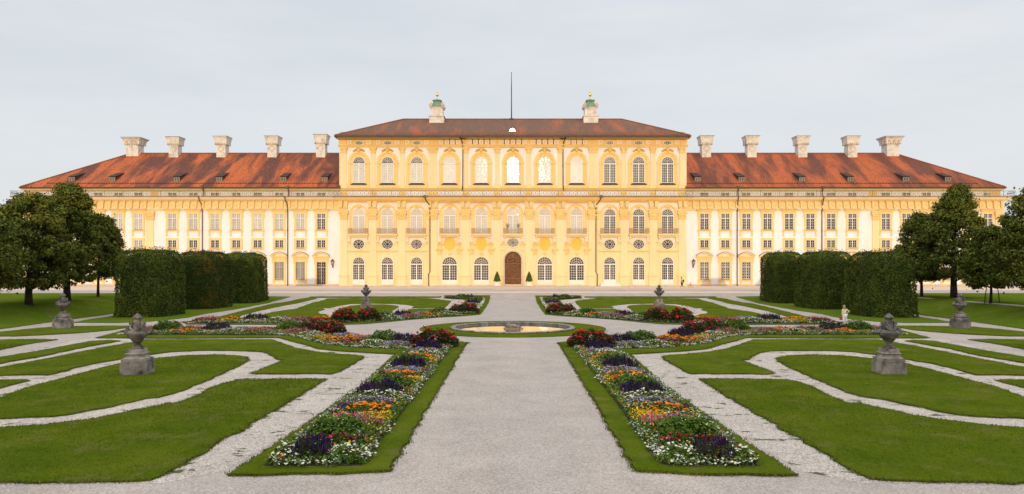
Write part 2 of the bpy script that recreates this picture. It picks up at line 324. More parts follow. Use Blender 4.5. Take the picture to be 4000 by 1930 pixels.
# base sheet of gravel reaching the horizon (with the well of the fountain let into it)
pts = []; edges = []
def loop(ps):
    k = len(pts); pts.extend(Vector(p) for p in ps); edges.extend((k+i, k+(i+1) % len(ps)) for i in range(len(ps)))
loop([(-3000,-1500),(3000,-1500),(3000,4500),(-3000,4500)])
loop([(FC[0]+4.72*math.cos(a*math.pi/24), FC[1]+4.72*math.sin(a*math.pi/24)) for a in range(48)])
loop([(FC[0]+4.66*math.cos(a*math.pi/24), FC[1]+4.66*math.sin(a*math.pi/24)) for a in range(48)])
for gx in np.arange(-100, 100.1, 4): pts += [Vector((gx, gy)) for gy in (-60, 0, 40, 80, 160, 240)]
for gx in list(np.arange(-50, -39, 1.0))+list(np.arange(39, 50, 1.0)): pts += [Vector((gx, gy+.01)) for gy in np.arange(-20, 120, 6)]
for gy in np.arange(93, 117, 1.0): pts += [Vector((gx, gy)) for gx in np.arange(-52.5, 53, 5)]
v, e, f, *_ = delaunay_2d_cdt(pts, edges, [], 0, 1e-4)
mb = MB(); mb.add([(p.x, p.y, (-0.75 if math.hypot(p.x-FC[0], p.y-FC[1]) < 4.69 else hgt(p.x, p.y))) for p in v], [tuple(q) for q in f])
struct(mb.build('ground', gravel))
LAWN_I = [0]
def lawn(name, poly, m=None, amp=0.07, dz=None, sm_=0):
    LAWN_I[0] += 1
    if sm_: poly = smooth_poly(poly, sm_)
    far = sum(p[1] for p in poly)/len(poly) > 60
    q = jitter(poly, 0.6 if far else 0.28, amp)
    return struct(drape(q, dz if dz is not None else 0.045+0.0037*(LAWN_I[0] % 9)).build(name, m or grass))
LAWNS = []     # left half of the parterre, mirrored below
LAWNS.append(('lawn', A([(-420,1195),(0,1183),(150,1185),(500,1178),(800,1172),(900,1165),(960,1140),(1050,1085),(1170,1015),(1300,930),(1450,860)])+Bc([(100,845),(200,790),(330,715),(440,650),(520,600),(553,575),(400,573),(150,577),(40,580)])+A([(1340,592),(1250,620),(1150,675),(1050,715),(970,718),(900,735),(800,755),(650,788),(500,815),(400,826),(250,845),(0,862),(-420,870)])))
LAWNS.append(('lawn', A([(-140,780),(-150,745),(-60,705),(0,690),(30,678),(100,650),(200,615),(350,575),(500,535),(600,508),(680,490),(760,470),(880,458),(1000,444),(1100,436),(1250,432),(1380,437),(1440,447),(1452,458),(1430,480),(1380,505),(1280,550),(1200,585),(1100,625),(1020,660),(930,682),(850,690),(700,725),(550,755),(400,783),(300,795),(150,802),(0,806),(-80,802)])))
LAWNS.append(('lawn', A([(-300,558),(0,555),(130,549),(280,551),(330,540),(450,505),(560,482),(660,465),(760,448),(880,430),(1000,415),(1150,407),(1300,407)])+Bc([(60,408),(150,410),(210,420),(262,445),(275,460),(312,463),(280,480),(200,510),(125,541),(160,545),(600,543),(640,530),(700,495),(760,460),(776,445),(745,436),(650,430),(500,415),(380,393),(290,362),(240,343),(0,342)])+A([(860,343),(760,362),(600,390),(450,420),(300,450),(150,480),(0,508),(-300,560-5)])))
LAWNS.append(('lawn', A([(-200,515),(0,482),(100,465),(250,440),(450,395),(640,362),(695,351),(640,346),(540,352),(400,378),(200,415),(0,447),(-200,475)])))
LAWNS.append(('lawn', A([(-200,432),(0,402),(100,380),(200,362),(335,343),(200,340),(0,343),(-200,347)])))
LAWNS.append(('lawn', A([(-300,700),(0,627),(80,606),(165,586),(140,580),(0,580),(-300,582)])))
LAWNS.append(('lawn', A([(-200,321),(100,322),(350,310),(500,300),(640,287),(765,267),(740,262),(600,262),(430,265),(307,268),(150,282),(0,298),(-200,312)])))
bedgrass_near = [(-3.0,17.6),(-3.0,44),(-2.9,46.7),(-4.2,48),(-8.4,49.0),(-10.6,51.0),(-12.6,54.6),(-14.6,57.6),(-17,58.2),(-27.5,58.2),(-29.7,56.1),(-28.4,49.8),(-22.6,49.5),(-16,50.0),(-14.4,47.6),(-13.0,45.7),(-11.5,43.3),(-9.9,42.2),(-6.5,40.7),(-6.2,30.0),(-6.45,22.0),(-6.7,17.3),(-4.7,17.35)]
LAWNS.append(('grass_border', bedgrass_near))
bedgrass_far = [(-3.3,73.4),(-3.2,80),(-3.2,92),(-3.2,104.3),(-9.8,104.3),(-9.6,101.5),(-6.5,100),(-6.4,79.5),(-9.4,72.2),(-12.5,68.6),(-16.5,67.0),(-27,67.2),(-29,64),(-27.3,61.3),(-23.7,61.2),(-18.3,60.9),(-15,60.9),(-12.6,61.7),(-11.2,63.6),(-9.4,66.6),(-7.3,69.2),(-4.7,71.4)]
LAWNS.append(('grass_border', bedgrass_far))
LAWNS.append(('lawn', Bc([(395,155),(480,125),(570,101),(700,98),(1160,98),(1280,113),(1290,118),(1255,155),(1062,157),(1075,145),(1040,138),(960,132),(830,130),(700,133),(640,142),(580,157)])))
LAWNS.append(('lawn', Bc([(595,186),(640,160),(700,143),(800,136),(900,136),(970,142),(985,150),(950,170),(945,184),(900,195),(760,205)])))
LAWNS.append(('lawn', Bc([(130,211),(250,180),(400,158),(545,160),(552,165),(510,178),(520,190),(560,194),(590,212)])))
LAWNS.append(('lawn', Bc([(1000,186),(1050,163),(1230,160),(1250,163),(1220,190)])))
LAWNS.append(('lawn', Bc([(455,96),(470,88),(1235,88),(1232,96)])))
LAWNS.append(('lawn', Bc([(450,96),(400,103),(250,130),(100,165),(-40,200),(-120,220),(-230,236),(-245,242),(-60,243),(0,236),(60,202),(150,176),(300,145),(430,118),(512,99)])))
for nm, p in LAWNS:
    am = 0.05 if 'border' in nm else 0.08
    lawn(nm, p, amp=am); lawn(nm, mirror(p), amp=am)
hedge_ground = A([(425,242),(520,224),(640,207)])+[(-41.0,76),(-41.0,98)]+Bc([(210,87),(347,90),(250,117),(100,150),(0,168)])+A([(1200,190),(1100,212),(1010,222),(880,235),(700,243)])
lawn('lawn', hedge_ground, grass_b); lawn('lawn', mirror(hedge_ground), grass_b)
bank = [(-39.8,20),(-39.8,56),(-40.6,66),(-41.2,80),(-41.2,92),(-43,94.5),(-130,94.5),(-130,20)]
lawn('embankment', bank, grass_b); lawn('embankment', mirror(bank), grass_b)
# coarse gravel paths inside the parterre quadrants (a sheet 4 mm above the fine gravel)
quad = A([(-420,1189),(960,1180)])+[(-7.0,17.7),(-6.0,30),(-6.2,40.5),(-10,41.8),(-12.9,45.2),(-15.9,49.7),(-29.3,49.7)]+A([(-300,520)])
quad = [(x, y) for x, y in quad]
for p, nm in ((quad, 'gravel_path'), (mirror(quad), 'gravel_path')): struct(drape(jitter(p, 0.6, 0.03), 0.004, skirt=False).build(nm, gravel_w))
quadf = [(-6.8,101),(-6.8,80),(-9.8,72.6),(-12.8,69),(-16.5,67.3),(-27,67.4)]+Bc([(-60,225),(100,195),(300,140),(500,97),(800,93),(1230,93)])
for p in (quadf, mirror(quadf)): struct(drape(jitter(p, 0.8, 0.03), 0.004, skirt=False).build('gravel_path', gravel_w))
struct(drape(jitter([(-120,107),(120,107),(120,129.4),(-120,129.4)], 1.5, 0.12), 0.006, 3.0, skirt=False).build('cobbled_forecourt', cobble))
# ring of lawn round the fountain
m = MB(); n = 160; o_ = []; i_ = []
for k in range(n):
    a = 2*math.pi*k/n; r = 7.3+0.06*noise.noise(Vector((math.cos(a)*9, math.sin(a)*9, 3))); o_.append((FC[0]+r*math.cos(a), FC[1]+r*math.sin(a))); i_.append((FC[0]+4.8*math.cos(a), FC[1]+4.8*math.sin(a)))
m.add([(x, y, .05) for x, y in o_]+[(x, y, .05) for x, y in i_]+[(x, y, -.02) for x, y in o_], [(k, (k+1) % n, n+(k+1) % n, n+k) for k in range(n)]+[(2*n+k, 2*n+(k+1) % n, (k+1) % n, k) for k in range(n)])
struct(m.build('grass_ring', grass))

# ------------------------------------------------------------------ fountain
fo = empty('fountain_basin', (FC[0], FC[1], 0)); tag(fo, 'round stone fountain basin with low rim and still water inside a ring of lawn', 'fountain')
m = MB(); n = 72
prof = [(4.55,-0.7),(4.55,0.08),(4.52,0.12),(4.55,0.16),(4.86,0.16),(4.91,0.13),(4.91,0.08),(4.86,0.05),(4.86,-0.1)]
V = []; F = []
for r, z in prof:
    for i in range(n): a = 2*math.pi*i/n; V.append((r*math.cos(a), r*math.sin(a), z))
for k in range(len(prof)-1):
    for i in range(n): F.append((k*n+i, (k+1)*n+i, (k+1)*n+(i+1) % n, k*n+(i+1) % n))
m.add(V, F, 0, False)
rim = mat('basin stone', (0.40,0.35,0.30), (0.20,0.175,0.15), 2.5, 0.85, bump=0.4, bscale=15, c3=(0.07,0.065,0.06), sc3=2.2)
m.build('rim', rim, fo)
m = MB(); m.lathe([(0.1,-0.72),(4.56,-0.71)], n=48); m.build('basin_floor', mat('mossy floor', (0.16,0.12,0.06), (0.09,0.07,0.035), 1.0, 0.9), fo)
water = bpy.data.materials.new('water'); water.use_nodes = True; p = water.node_tree.nodes['Principled BSDF']
p.inputs['Base Color'].default_value = (0.12,0.11,0.045,1); p.inputs['Roughness'].default_value = 0.02; p.inputs['Specular IOR Level'].default_value = 0.6; p.inputs['IOR'].default_value = 1.33
p.inputs['Coat Weight'].default_value = 1.0; p.inputs['Coat IOR'].default_value = 1.6
x = water.node_tree.nodes.new('ShaderNodeTexNoise'); x.inputs['Scale'].default_value = 1.5; b = water.node_tree.nodes.new('ShaderNodeBump'); b.inputs['Strength'].default_value = 0.03; b.inputs['Distance'].default_value = 0.05
water.node_tree.links.new(x.outputs['Fac'], b.inputs['Height']); water.node_tree.links.new(b.outputs[0], p.inputs['Normal']); water.node_tree.links.new(b.outputs[0], p.inputs['Coat Normal'])
m = MB(); k = 64; m.add([(4.56*math.cos(2*math.pi*i/k), 4.56*math.sin(2*math.pi*i/k), 0) for i in range(k)], [tuple(range(k))])
wo = struct(m.build('water', water)); wo.location = (FC[0], FC[1], -0.02)
ro = empty('fountain_sculpture', (FC[0], FC[1], -0.72)); tag(ro, 'small weathered sculpture of rocks and a shell in the middle of the basin', 'sculpture')
def rock(m, c, r, seed, sx=1, sy=1, sz=1, n=14):
    k0 = len(m.v); m.ball((0,0,0), 1, n)
    for i in range(k0, len(m.v)):
        p = Vector(m.v[i]); q = p*(1+0.35*noise.noise(p*1.3+Vector((seed, 0, 0)))+0.15*noise.noise(p*3.1+Vector((seed, 4, 0)))); m.v[i] = (c[0]+q.x*r*sx, c[1]+q.y*r*sy, c[2]+q.z*r*sz)
m = MB()
for i in range(14):
    a = i*2.4; rr = 0.55*math.sqrt(i/14); rock(m, (rr*1.2*math.cos(a), rr*math.sin(a), 0.35+0.22*(1-rr)), 0.32, i*3.3, 1.1, 1, 1.0)
m.build('rocks', mat('wet rock', (0.32,0.22,0.14), (0.16,0.11,0.07), 5, 0.6, bump=0.5, bscale=9), ro)
m = MB(); rock(m, (0,0,0.92), 0.3, 3, 1.3, 0.9, 0.55); rock(m, (-0.32,-.05,0.98), 0.15, 8, 1, 1, 1.2); rock(m, (0.3,-.05,0.86), 0.17, 5, 1.6, .9, .7)
m.build('figure', mat('pale wet stone', (0.42,0.31,0.22), (0.25,0.18,0.12), 6, 0.6), ro)

# ------------------------------------------------------------------ palace
D0 = 129.5
class Pl:                                     # a facade plane at distance D
    def __init__(s, D): s.D = D; s.s = FP/D
    def x(s, px): return (px-CX)/s.s
    def z(s, py): return H+(HY-py)/s.s
    def w(s, px): return px/s.s
PW = Pl(D0); PC = Pl(D0-1.0)
def rect(m, P, cx, a, b, y0, y1, t, back=0.1, mi=0):   # cx +a .. +b px, rows y0..y1, proud of the wall by t metres, x relative to cx when cx is None
    ox = 0 if cx is None else P.x(cx)
    m.box(ox+P.w(a), ox+P.w(b), P.D-t, P.D+back, P.z(y1), P.z(y0), mi)
def arch_pts(P, hw, spring, bottom, n=14, rx=None):    # half ring from bottom-left over the arch to bottom-right
    out = [(-P.w(hw), P.z(bottom))]
    for i in range(n+1):
        a = math.pi*(1-i/n); out.append((P.w(hw)*math.cos(a), P.z(spring)+P.w(rx or hw)*math.sin(a)))
    out.append((P.w(hw), P.z(bottom))); return out
def oval_pts(P, rx, ry, cy, n=28): return [(P.w(rx)*math.cos(2*math.pi*i/n), P.z(cy)+P.w(ry)*math.sin(2*math.pi*i/n)) for i in range(n)]
def arch_band(m, P, hw_o, hw_i, spring, bottom, t, back=0.1, mi=0, ro=None, ri=None):
    m.band(arch_pts(P, hw_o, spring, bottom, rx=ro), arch_pts(P, hw_i, spring, bottom, rx=ri), P.D-t, P.D+back, False, mi)
def shift_prism(m, P, pts, t, back=0.05, mi=0): m.prism([(x, z) for x, z in pts][::-1], P.D-t, P.D+back, mi)
CACHE = {}
def place(kind, maker, P, cx, root):
    """kind -> list of (name, mesh, materials, child list); a window and its sub-parts, copied to every bay"""
    key = (kind, P.D)
    if key not in CACHE:
        o = maker(P, root); CACHE[key] = o; o.location.x = P.x(cx); return o
    c = copy_tree(CACHE[key], root); c.location.x = P.x(cx); return c
def muntins(m, P, x0, x1, y0, y1, cols, rows, t, wd=1.25, t0=0.03):
    for i in range(1, cols):
        x = x0+(x1-x0)*i/cols; rect(m, P, None, x-wd/2, x+wd/2, y0, y1, t, 0)
    for j in range(1, rows):
        y = y0+(y1-y0)*j/rows; rect(m, P, None, x0, x1, y-wd/2, y+wd/2, t-0.006, 0)
def fan(m, P, hw, spring, t, rings, spokes, wd=0.95):
    for q in rings:
        o1 = [(P.w(hw*q+wd/2)*math.cos(math.pi*i/14), P.z(spring)+P.w(hw*q+wd/2)*math.sin(math.pi*i/14)) for i in range(15)]
        i1 = [(P.w(hw*q-wd/2)*math.cos(math.pi*i/14), P.z(spring)+P.w(hw*q-wd/2)*math.sin(math.pi*i/14)) for i in range(15)]
        m.band(i1, o1, P.D-t, P.D, False)
    for (q0, q1, n) in spokes:
        for i in range(1, n):
            a = math.pi*i/n; c, s_ = math.cos(a), math.sin(a); w2 = P.w(wd)/2
            p0 = (P.w(hw*q0)*c, P.z(spring)+P.w(hw*q0)*s_); p1 = (P.w(hw*q1)*c, P.z(spring)+P.w(hw*q1)*s_)
            m.prism([(p0[0]-w2*-s_, p0[1]-w2*c), (p0[0]+w2*-s_, p0[1]+w2*c), (p1[0]+w2*-s_, p1[1]+w2*c), (p1[0]-w2*-s_, p1[1]-w2*c)], P.D-t+0.006, P.D)
def arched(kind, hw, top, bottom, split, cols, rows, glass_lo, glass_hi, surround, solid=None, name='window', sill=None):
    """arched two-leaf window or glazed door"""
    def mk(P, root):
        T = 0.075; spring = top+hw
        m = MB(); arch_band(m, P, hw+0.3, hw-2.4, spring, bottom, T)
        rect(m, P, None, -hw+2, hw-2, split, split+4.5, T+0.02, 0)
        yb = bottom if solid is None else solid
        rect(m, P, None, -2.2, 2.2, split+4, bottom, T+0.01, 0)
        for sgn in (-1, 1):
            a, b_ = (-hw+2.4, -2.2) if sgn < 0 else (2.2, hw-2.4)
            muntins(m, P, a, b_, split+5.5, yb-1.5, cols, rows, T-0.015, 1.0)
            if solid is not None:
                rect(m, P, None, a, b_, solid-1.5, bottom, T-0.02, 0); rect(m, P, None, a+1.5, b_-1.5, solid+2, bottom-3, T, 0)
            else: rect(m, P, None, a, b_, bottom-2.5, bottom, T-0.02, 0)
        fan(m, P, hw-1.5, spring, T-0.01, (0.42, 0.71), ((0.0,0.42,4),(0.42,0.71,6),(0.71,1.0,8)))
        fr = m.build(name, bars, root)
        m = MB(); pts = arch_pts(P, hw, spring, bottom)
        zs = P.z(split+1)
        low = [p for p in ((-P.w(hw), P.z(bottom)), (P.w(hw), P.z(bottom)), (P.w(hw), zs), (-P.w(hw), zs))]
        m.prism(low, P.D-0.03, P.D+0.05)
        m.build('pane', glass_lo, fr)
        m = MB(); up = [(-P.w(hw), zs)]+[(P.w(hw)*math.cos(math.pi*(1-i/16)), P.z(spring)+P.w(hw)*math.sin(math.pi*(1-i/16))) for i in range(17)]+[(P.w(hw), zs)]
        m.prism(up[::-1], P.D-0.03, P.D+0.05); m.build('pane', glass_hi, fr)
        if surround: surround(P, fr)
        return fr
    return kind, mk
def sur_upper(P, fr):                      # banquet floor: wide stilted archivolt, rosettes, mask and wings
    m = MB(); sp = 636
    arch_band(m, P, 42, 33, sp, 727, 0.22, ro=46, ri=37)
    arch_band(m, P, 33, 24, sp, 727, 0.10, ro=37, ri=24)
    for k in range(5):
        a = R(28+31*k); c = (P.w(28.8)*math.cos(a), P.D-0.10, P.z(sp)+P.w(30.5)*math.sin(a)); m.ball(c, P.w(3.0), 8, sy=0.5)
    for s_ in (-1, 1):
        a, b = sorted((s_*43.5, s_*24)); rect(m, P, None, a, b, 635, 637.5, 0.30); rect(m, P, None, a+.8, b-.8, 637.5, 641, 0.26)
    rect(m, P, None, -42, 42, 725, 733, 0.20)
    m.build('window_surround', yellow, fr)
    m = MB()
    m.ball((0, P.D-0.28, P.z(586)), P.w(7), 12, sy=0.5, sz=1.0); m.ball((0, P.D-0.3, P.z(592)), P.w(4), 8, sy=.6)
    m.ball((0, P.D-0.3, P.z(580)), P.w(5), 8, sx=1.3, sy=.5, sz=.6)
    for s_ in (-1, 1):
        for j in range(5):
            m.prism([(s_*P.w(5+j*3.4), P.z(581+j*1.5)), (s_*P.w(11+j*3.4), P.z(581+j*2.1)), (s_*P.w(11+j*3.0), P.z(585+j*1.8)), (s_*P.w(5+j*3.2), P.z(587+j*1.5))][::s_*-1 if s_ else 1], P.D-0.22, P.D)
    m.build('mask_ornament', yellow_deep, fr)
    m = MB(); m.box(-P.w(31), P.w(31), P.D-0.32, P.D+0.05, P.z(722), P.z(719.5)); m.add([(-P.w(31),P.D-.32,P.z(719.5)),(P.w(31),P.D-.32,P.z(719.5)),(P.w(24),P.D-.0,P.z(715)),(-P.w(24),P.D-.0,P.z(715))], [(0,1,2,3)])
    m.build('sill', dkmetal, fr)
def sur_first(hw_o, top):
    def f(P, fr):
        m = MB(); sp = 836 if hw_o < 39 else 834
        arch_band(m, P, hw_o, hw_o-5.5, sp, 914, 0.24, ro=hw_o); arch_band(m, P, 27.5, 23.6, sp+4, 914, 0.14, ro=26)
        m.prism([(-P.w(8), P.z(812)), (P.w(8), P.z(812)), (P.w(11), P.z(802)), (-P.w(11), P.z(802))], P.D-0.26, P.D); m.ball((0, P.D-.26, P.z(807)), P.w(4), 8, sy=.5)
        for s_ in (-1, 1):
            for yy in (842, 872, 900): a, b = sorted((s_*27, s_*(hw_o-5))); rect(m, P, None, a, b, yy, yy+2, 0.12)
        m.build('window_surround', yellow, fr)
        m = MB(); arch_band(m, P, hw_o-5.4, 27.4, sp, 914, 0.06, ro=hw_o-5.4, ri=30); m.build('reveal', yellow_pale, fr)
    return f
def sur_ground(hw):
    def f(P, fr):
        m = MB(); sp = 1003+hw; arch_band(m, P, hw+3, hw, sp, 1113, 0.13)
        rect(m, P, None, -hw-1, hw+1, 1111, 1115, 0.35); m.build('window_surround', yellow_pale, fr)
    return f
def sur_oval(rx, ry, cy):
    def f(P, fr):
        m = MB(); m.band(oval_pts(P, rx+2.8, ry+2.8, cy), oval_pts(P, rx, ry, cy), P.D-0.12, P.D+0.05, True); m.build('window_surround', yellow_pale, fr)
    return f
def oval(kind, rx, ry, cy, rings, spokes, grid=False, sur=None, g=None):
    def mk(P, root):
        m = MB(); T = 0.08
        m.band(oval_pts(P, rx+.2, ry+.2, cy), oval_pts(P, rx-1.3, ry-1.3, cy), P.D-T, P.D, True)
        for q in rings: m.band(oval_pts(P, rx*q+.5, ry*q+.5, cy), oval_pts(P, rx*q-.5, ry*q-.5, cy), P.D-T+.01, P.D, True)
        if grid:
            for i in (-1, 0, 1): rect(m, P, None, i*rx*.45-.5, i*rx*.45+.5, cy-ry*.85, cy+ry*.85, T-.02, 0)
            rect(m, P, None, -rx+1, rx-1, cy-.6, cy+.6, T-.03, 0)
        else:
            for k, (q0, q1, n, ph) in enumerate(spokes):
                for i in range(n):
                    a = 2*math.pi*(i+ph)/n; c, s_ = math.cos(a), math.sin(a); w2 = P.w(1.0)/2
                    p0 = (P.w(rx*q0)*c, P.z(cy)+P.w(ry*q0)*s_); p1 = (P.w(rx*q1)*c, P.z(cy)+P.w(ry*q1)*s_)
                    m.prism([(p0[0]+w2*s_, p0[1]-w2*c), (p1[0]+w2*s_, p1[1]-w2*c), (p1[0]-w2*s_, p1[1]+w2*c), (p0[0]-w2*s_, p0[1]+w2*c)], P.D-T+.02, P.D)
        fr = m.build('window', bars, root)
        m = MB(); m.prism(oval_pts(P, rx, ry, cy), P.D-0.03, P.D+0.05); m.build('pane', g or gl_dark, fr)
        if sur: sur(P, fr)
        return fr
    return kind, mk
def sash(kind, hw, top, bottom, cols, rows_top, rows, glass_m, surround, split=0.3, grille=False, name='window'):
    def mk(P, root):
        m = MB(); T = 0.09
        for a, b in ((-hw, -hw+1.6), (hw-1.6, hw)): rect(m, P, None, a, b, top, bottom, T, 0)
        rect(m, P, None, -hw+2, hw-2, top, top+2, T, 0); rect(m, P, None, -hw+2, hw-2, bottom-2, bottom, T, 0)
        rect(m, P, None, -1.6, 1.6, top+2, bottom-2, T-.01, 0)
        ys = top+(bottom-top)*split if rows_top else top+1
        if rows_top: rect(m, P, None, -hw+2, hw-2, ys-1.6, ys+1.6, T+.01, 0)
        for a, b in ((-hw+2, -1.6), (1.6, hw-2)):
            if rows_top: muntins(m, P, a, b, top+2, ys-1.5, cols, rows_top, T-.03, .85)
            muntins(m, P, a, b, ys+1.5, bottom-2, cols, rows, T-.03, .85)
        fr = m.build(name, bars, root)
        m = MB(); m.box(-P.w(hw), P.w(hw), P.D-.03, P.D+.05, P.z(bottom), P.z(top)); m.build('pane', glass_m, fr)
        if grille:
            m = MB(); x0, x1, z0, z1 = -P.w(hw-.5), P.w(hw-.5), P.z(bottom-1), P.z(top+1); st = (x1-x0)/4; k = int((z1-z0)/st/1.5)+1
            hh = (z1-z0)/k; w2 = .022; y = P.D-.2
            for i in range(4):
                for j in range(k):
                    a, b, c, d = x0+i*st, x0+(i+1)*st, z0+j*hh, z0+(j+1)*hh; mx_, mz = (a+b)/2, (c+d)/2
                    for p, q in (((mx_, c), (b, mz)), ((b, mz), (mx_, d)), ((mx_, d), (a, mz)), ((a, mz), (mx_, c))):
                        dx, dz_ = q[0]-p[0], q[1]-p[1]; l_ = math.hypot(dx, dz_); nx, nz_ = -dz_/l_*w2, dx/l_*w2
                        m.add([(p[0]-nx, y, p[1]-nz_), (q[0]-nx, y, q[1]-nz_), (q[0]+nx, y, q[1]+nz_), (p[0]+nx, y, p[1]+nz_)], [(0,1,2,3)])
            for a in (x0, x1-.04): m.box(a, a+.04, y, y+.2, z0, z1)
            m.build('grille', gr_white if grille == 'white' else iron, fr)
        if surround: surround(P, fr)
        return fr
    return kind, mk
gr_white = mat('pale painted iron', (0.55,0.50,0.44), None, 3, 0.6)
def sur_wing_top(P, fr):
    m = MB()
    for s_ in (-1, 1): a, b = sorted((s_*17, s_*24)); rect(m, P, None, a, b, 826, 898, 0.14); a, b = sorted((s_*24, s_*27.5)); rect(m, P, None, a, b, 828, 850, 0.10)
    rect(m, P, None, -24, 24, 826, 834, 0.15); rect(m, P, None, -29, 29, 822, 826, 0.22); rect(m, P, None, -33, 33, 818.5, 822, 0.38)
    for s_ in (-1, 1): a, b = sorted((s_*19, s_*25)); rect(m, P, None, a, b, 902, 921, 0.08); rect(m, P, None, a-.8, b+.8, 919, 922.5, 0.12)
    rect(m, P, None, -27, 27, 899.5, 902, 0.26)
    m.build('window_surround', yellow, fr)
    m = MB(); rect(m, P, None, -17, 17, 897, 899.5, 0.2, 0); m.build('sill', dkmetal, fr); m = MB(); rect(m, P, None, -33, 33, 817.6, 818.5, 0.40, 0); m.build('hood_flashing', dkmetal, fr)
def sur_wing_mid(P, fr):
    m = MB()
    for s_ in (-1, 1): a, b = sorted((s_*16.8, s_*24.5)); rect(m, P, None, a, b, 930, 976, 0.12)
    rect(m, P, None, -16.8, 16.8, 930, 937, 0.12); rect(m, P, None, -16.8, 16.8, 969.5, 976, 0.12); m.build('window_surround', yellow, fr)
    m = MB(); rect(m, P, None, -17, 17, 967.5, 969.5, 0.2, 0); m.build('sill', dkmetal, fr)
def seg_arch(P, hw, y0, rise, n=14): return [(-P.w(hw)+2*P.w(hw)*i/n, P.z(y0)+P.w(rise)*math.sin(math.pi*i/n)**0.8) for i in range(n+1)]
def sur_wing_low(door):
    def f(P, fr):
        m = MB(); yb = 1115 if door else 1093
        for s_ in (-1, 1): a, b = sorted((s_*17.3, s_*25)); rect(m, P, None, a, b, 1012, yb, 0.14); a, b = sorted((s_*25, s_*28)); rect(m, P, None, a, b, 1012, 1030, 0.10)
        rect(m, P, None, -25, 25, 1012, 1022, 0.15); rect(m, P, None, -28, 28, 1008.5, 1012, 0.22); rect(m, P, None, -28, 28, 1004, 1008.5, 0.17)
        rect(m, P, None, -33, 33, 1000, 1004, 0.36)
        m.band(seg_arch(P, 33.5, 1000, 15), seg_arch(P, 25, 1000, 9.5), P.D-.36, P.D+.1)
        if not door:
            rect(m, P, None, -27, 27, 1092.5, 1095.5, 0.24)
            for s_ in (-1, 1): a, b = sorted((s_*17, s_*24.5)); rect(m, P, None, a, b, 1095.5, 1113, 0.10)
            rect(m, P, None, -17, 17, 1095.5, 1099, 0.10); rect(m, P, None, -17, 17, 1109, 1113, 0.10)
        m.build('window_surround', yellow, fr)
        m = MB(); m.band(seg_arch(P, 34, 999.5, 16), seg_arch(P, 33.2, 1000, 15), P.D-.4, P.D+.1); m.build('hood_flashing', dkmetal, fr)
        if not door: m = MB(); rect(m, P, None, -17, 17, 1090.3, 1092.4, 0.2, 0); m.build('sill', dkmetal, fr)
    return f
# ---- generic members
def pilaster(root, P, x0, x1, ytop, cap_h, ybase, ped_h, ybot, t=0.28, flare=3, big=True):
    c = (x0+x1)/2; hw = (x1-x0)/2; m = MB(); rect(m, P, c, -hw, hw, ytop+cap_h, ybase, t)
    p = m.build('pilaster', yellow_pale, root)
    m = MB(); y = ytop
    rect(m, P, c, -hw-5, hw+5, y, y+3, t+.28); rect(m, P, c, -hw-3, hw+3, y+3, y+cap_h*.3, t+.2)
    X = P.x(c)
    m.prism([(X-P.w(hw+.4), P.z(y+cap_h)), (X+P.w(hw+.4), P.z(y+cap_h)), (X+P.w(hw+3.5), P.z(y+cap_h*.3)), (X-P.w(hw+3.5), P.z(y+cap_h*.3))], P.D-t-.12, P.D)
    for s_ in (-1, 1): m.ball((X+s_*P.w(hw+1.5), P.D-t-.2, P.z(y+cap_h*.3)), P.w(cap_h*.16), 8, sy=.8)
    k = max(2, int(hw*2/6))
    for i in range(k):
        xx = X-P.w(hw-2)+2*P.w(hw-2)*i/(k-1); m.ball((xx, P.D-t-.14, P.z(y+cap_h*.55)), P.w(cap_h*.13), 8, sy=.7, sz=1.3); m.ball((xx+P.w(1.5), P.D-t-.1, P.z(y+cap_h*.8)), P.w(cap_h*.12), 8, sy=.7, sz=1.2)
    rect(m, P, c, -hw-1, hw+1, y+cap_h-1, y+cap_h+1, t+.07); m.build('capital', yellow, p)
    m = MB()
    if big:
        rect(m, P, c, -hw-1, hw+1, ybase, ybase+3, t+.12); m.prism([(X-P.w(hw+flare+1), P.z(ybase+15)), (X+P.w(hw+flare+1), P.z(ybase+15)), (X+P.w(hw+1.2), P.z(ybase+3)), (X-P.w(hw+1.2), P.z(ybase+3))], P.D-t-.25, P.D)
        rect(m, P, c, -hw-flare-2, hw+flare+2, ybase+12, ybase+16, t+.36); rect(m, P, c, -hw-flare, hw+flare, ybase+16, ybot, t+.24)
    else: rect(m, P, c, -hw-1.5, hw+1.5, ybase, ybase+3, t+.12); rect(m, P, c, -hw-2.5, hw+2.5, ybase+3, ybot, t+.1)
    m.build('pedestal', yellow_pale, p)
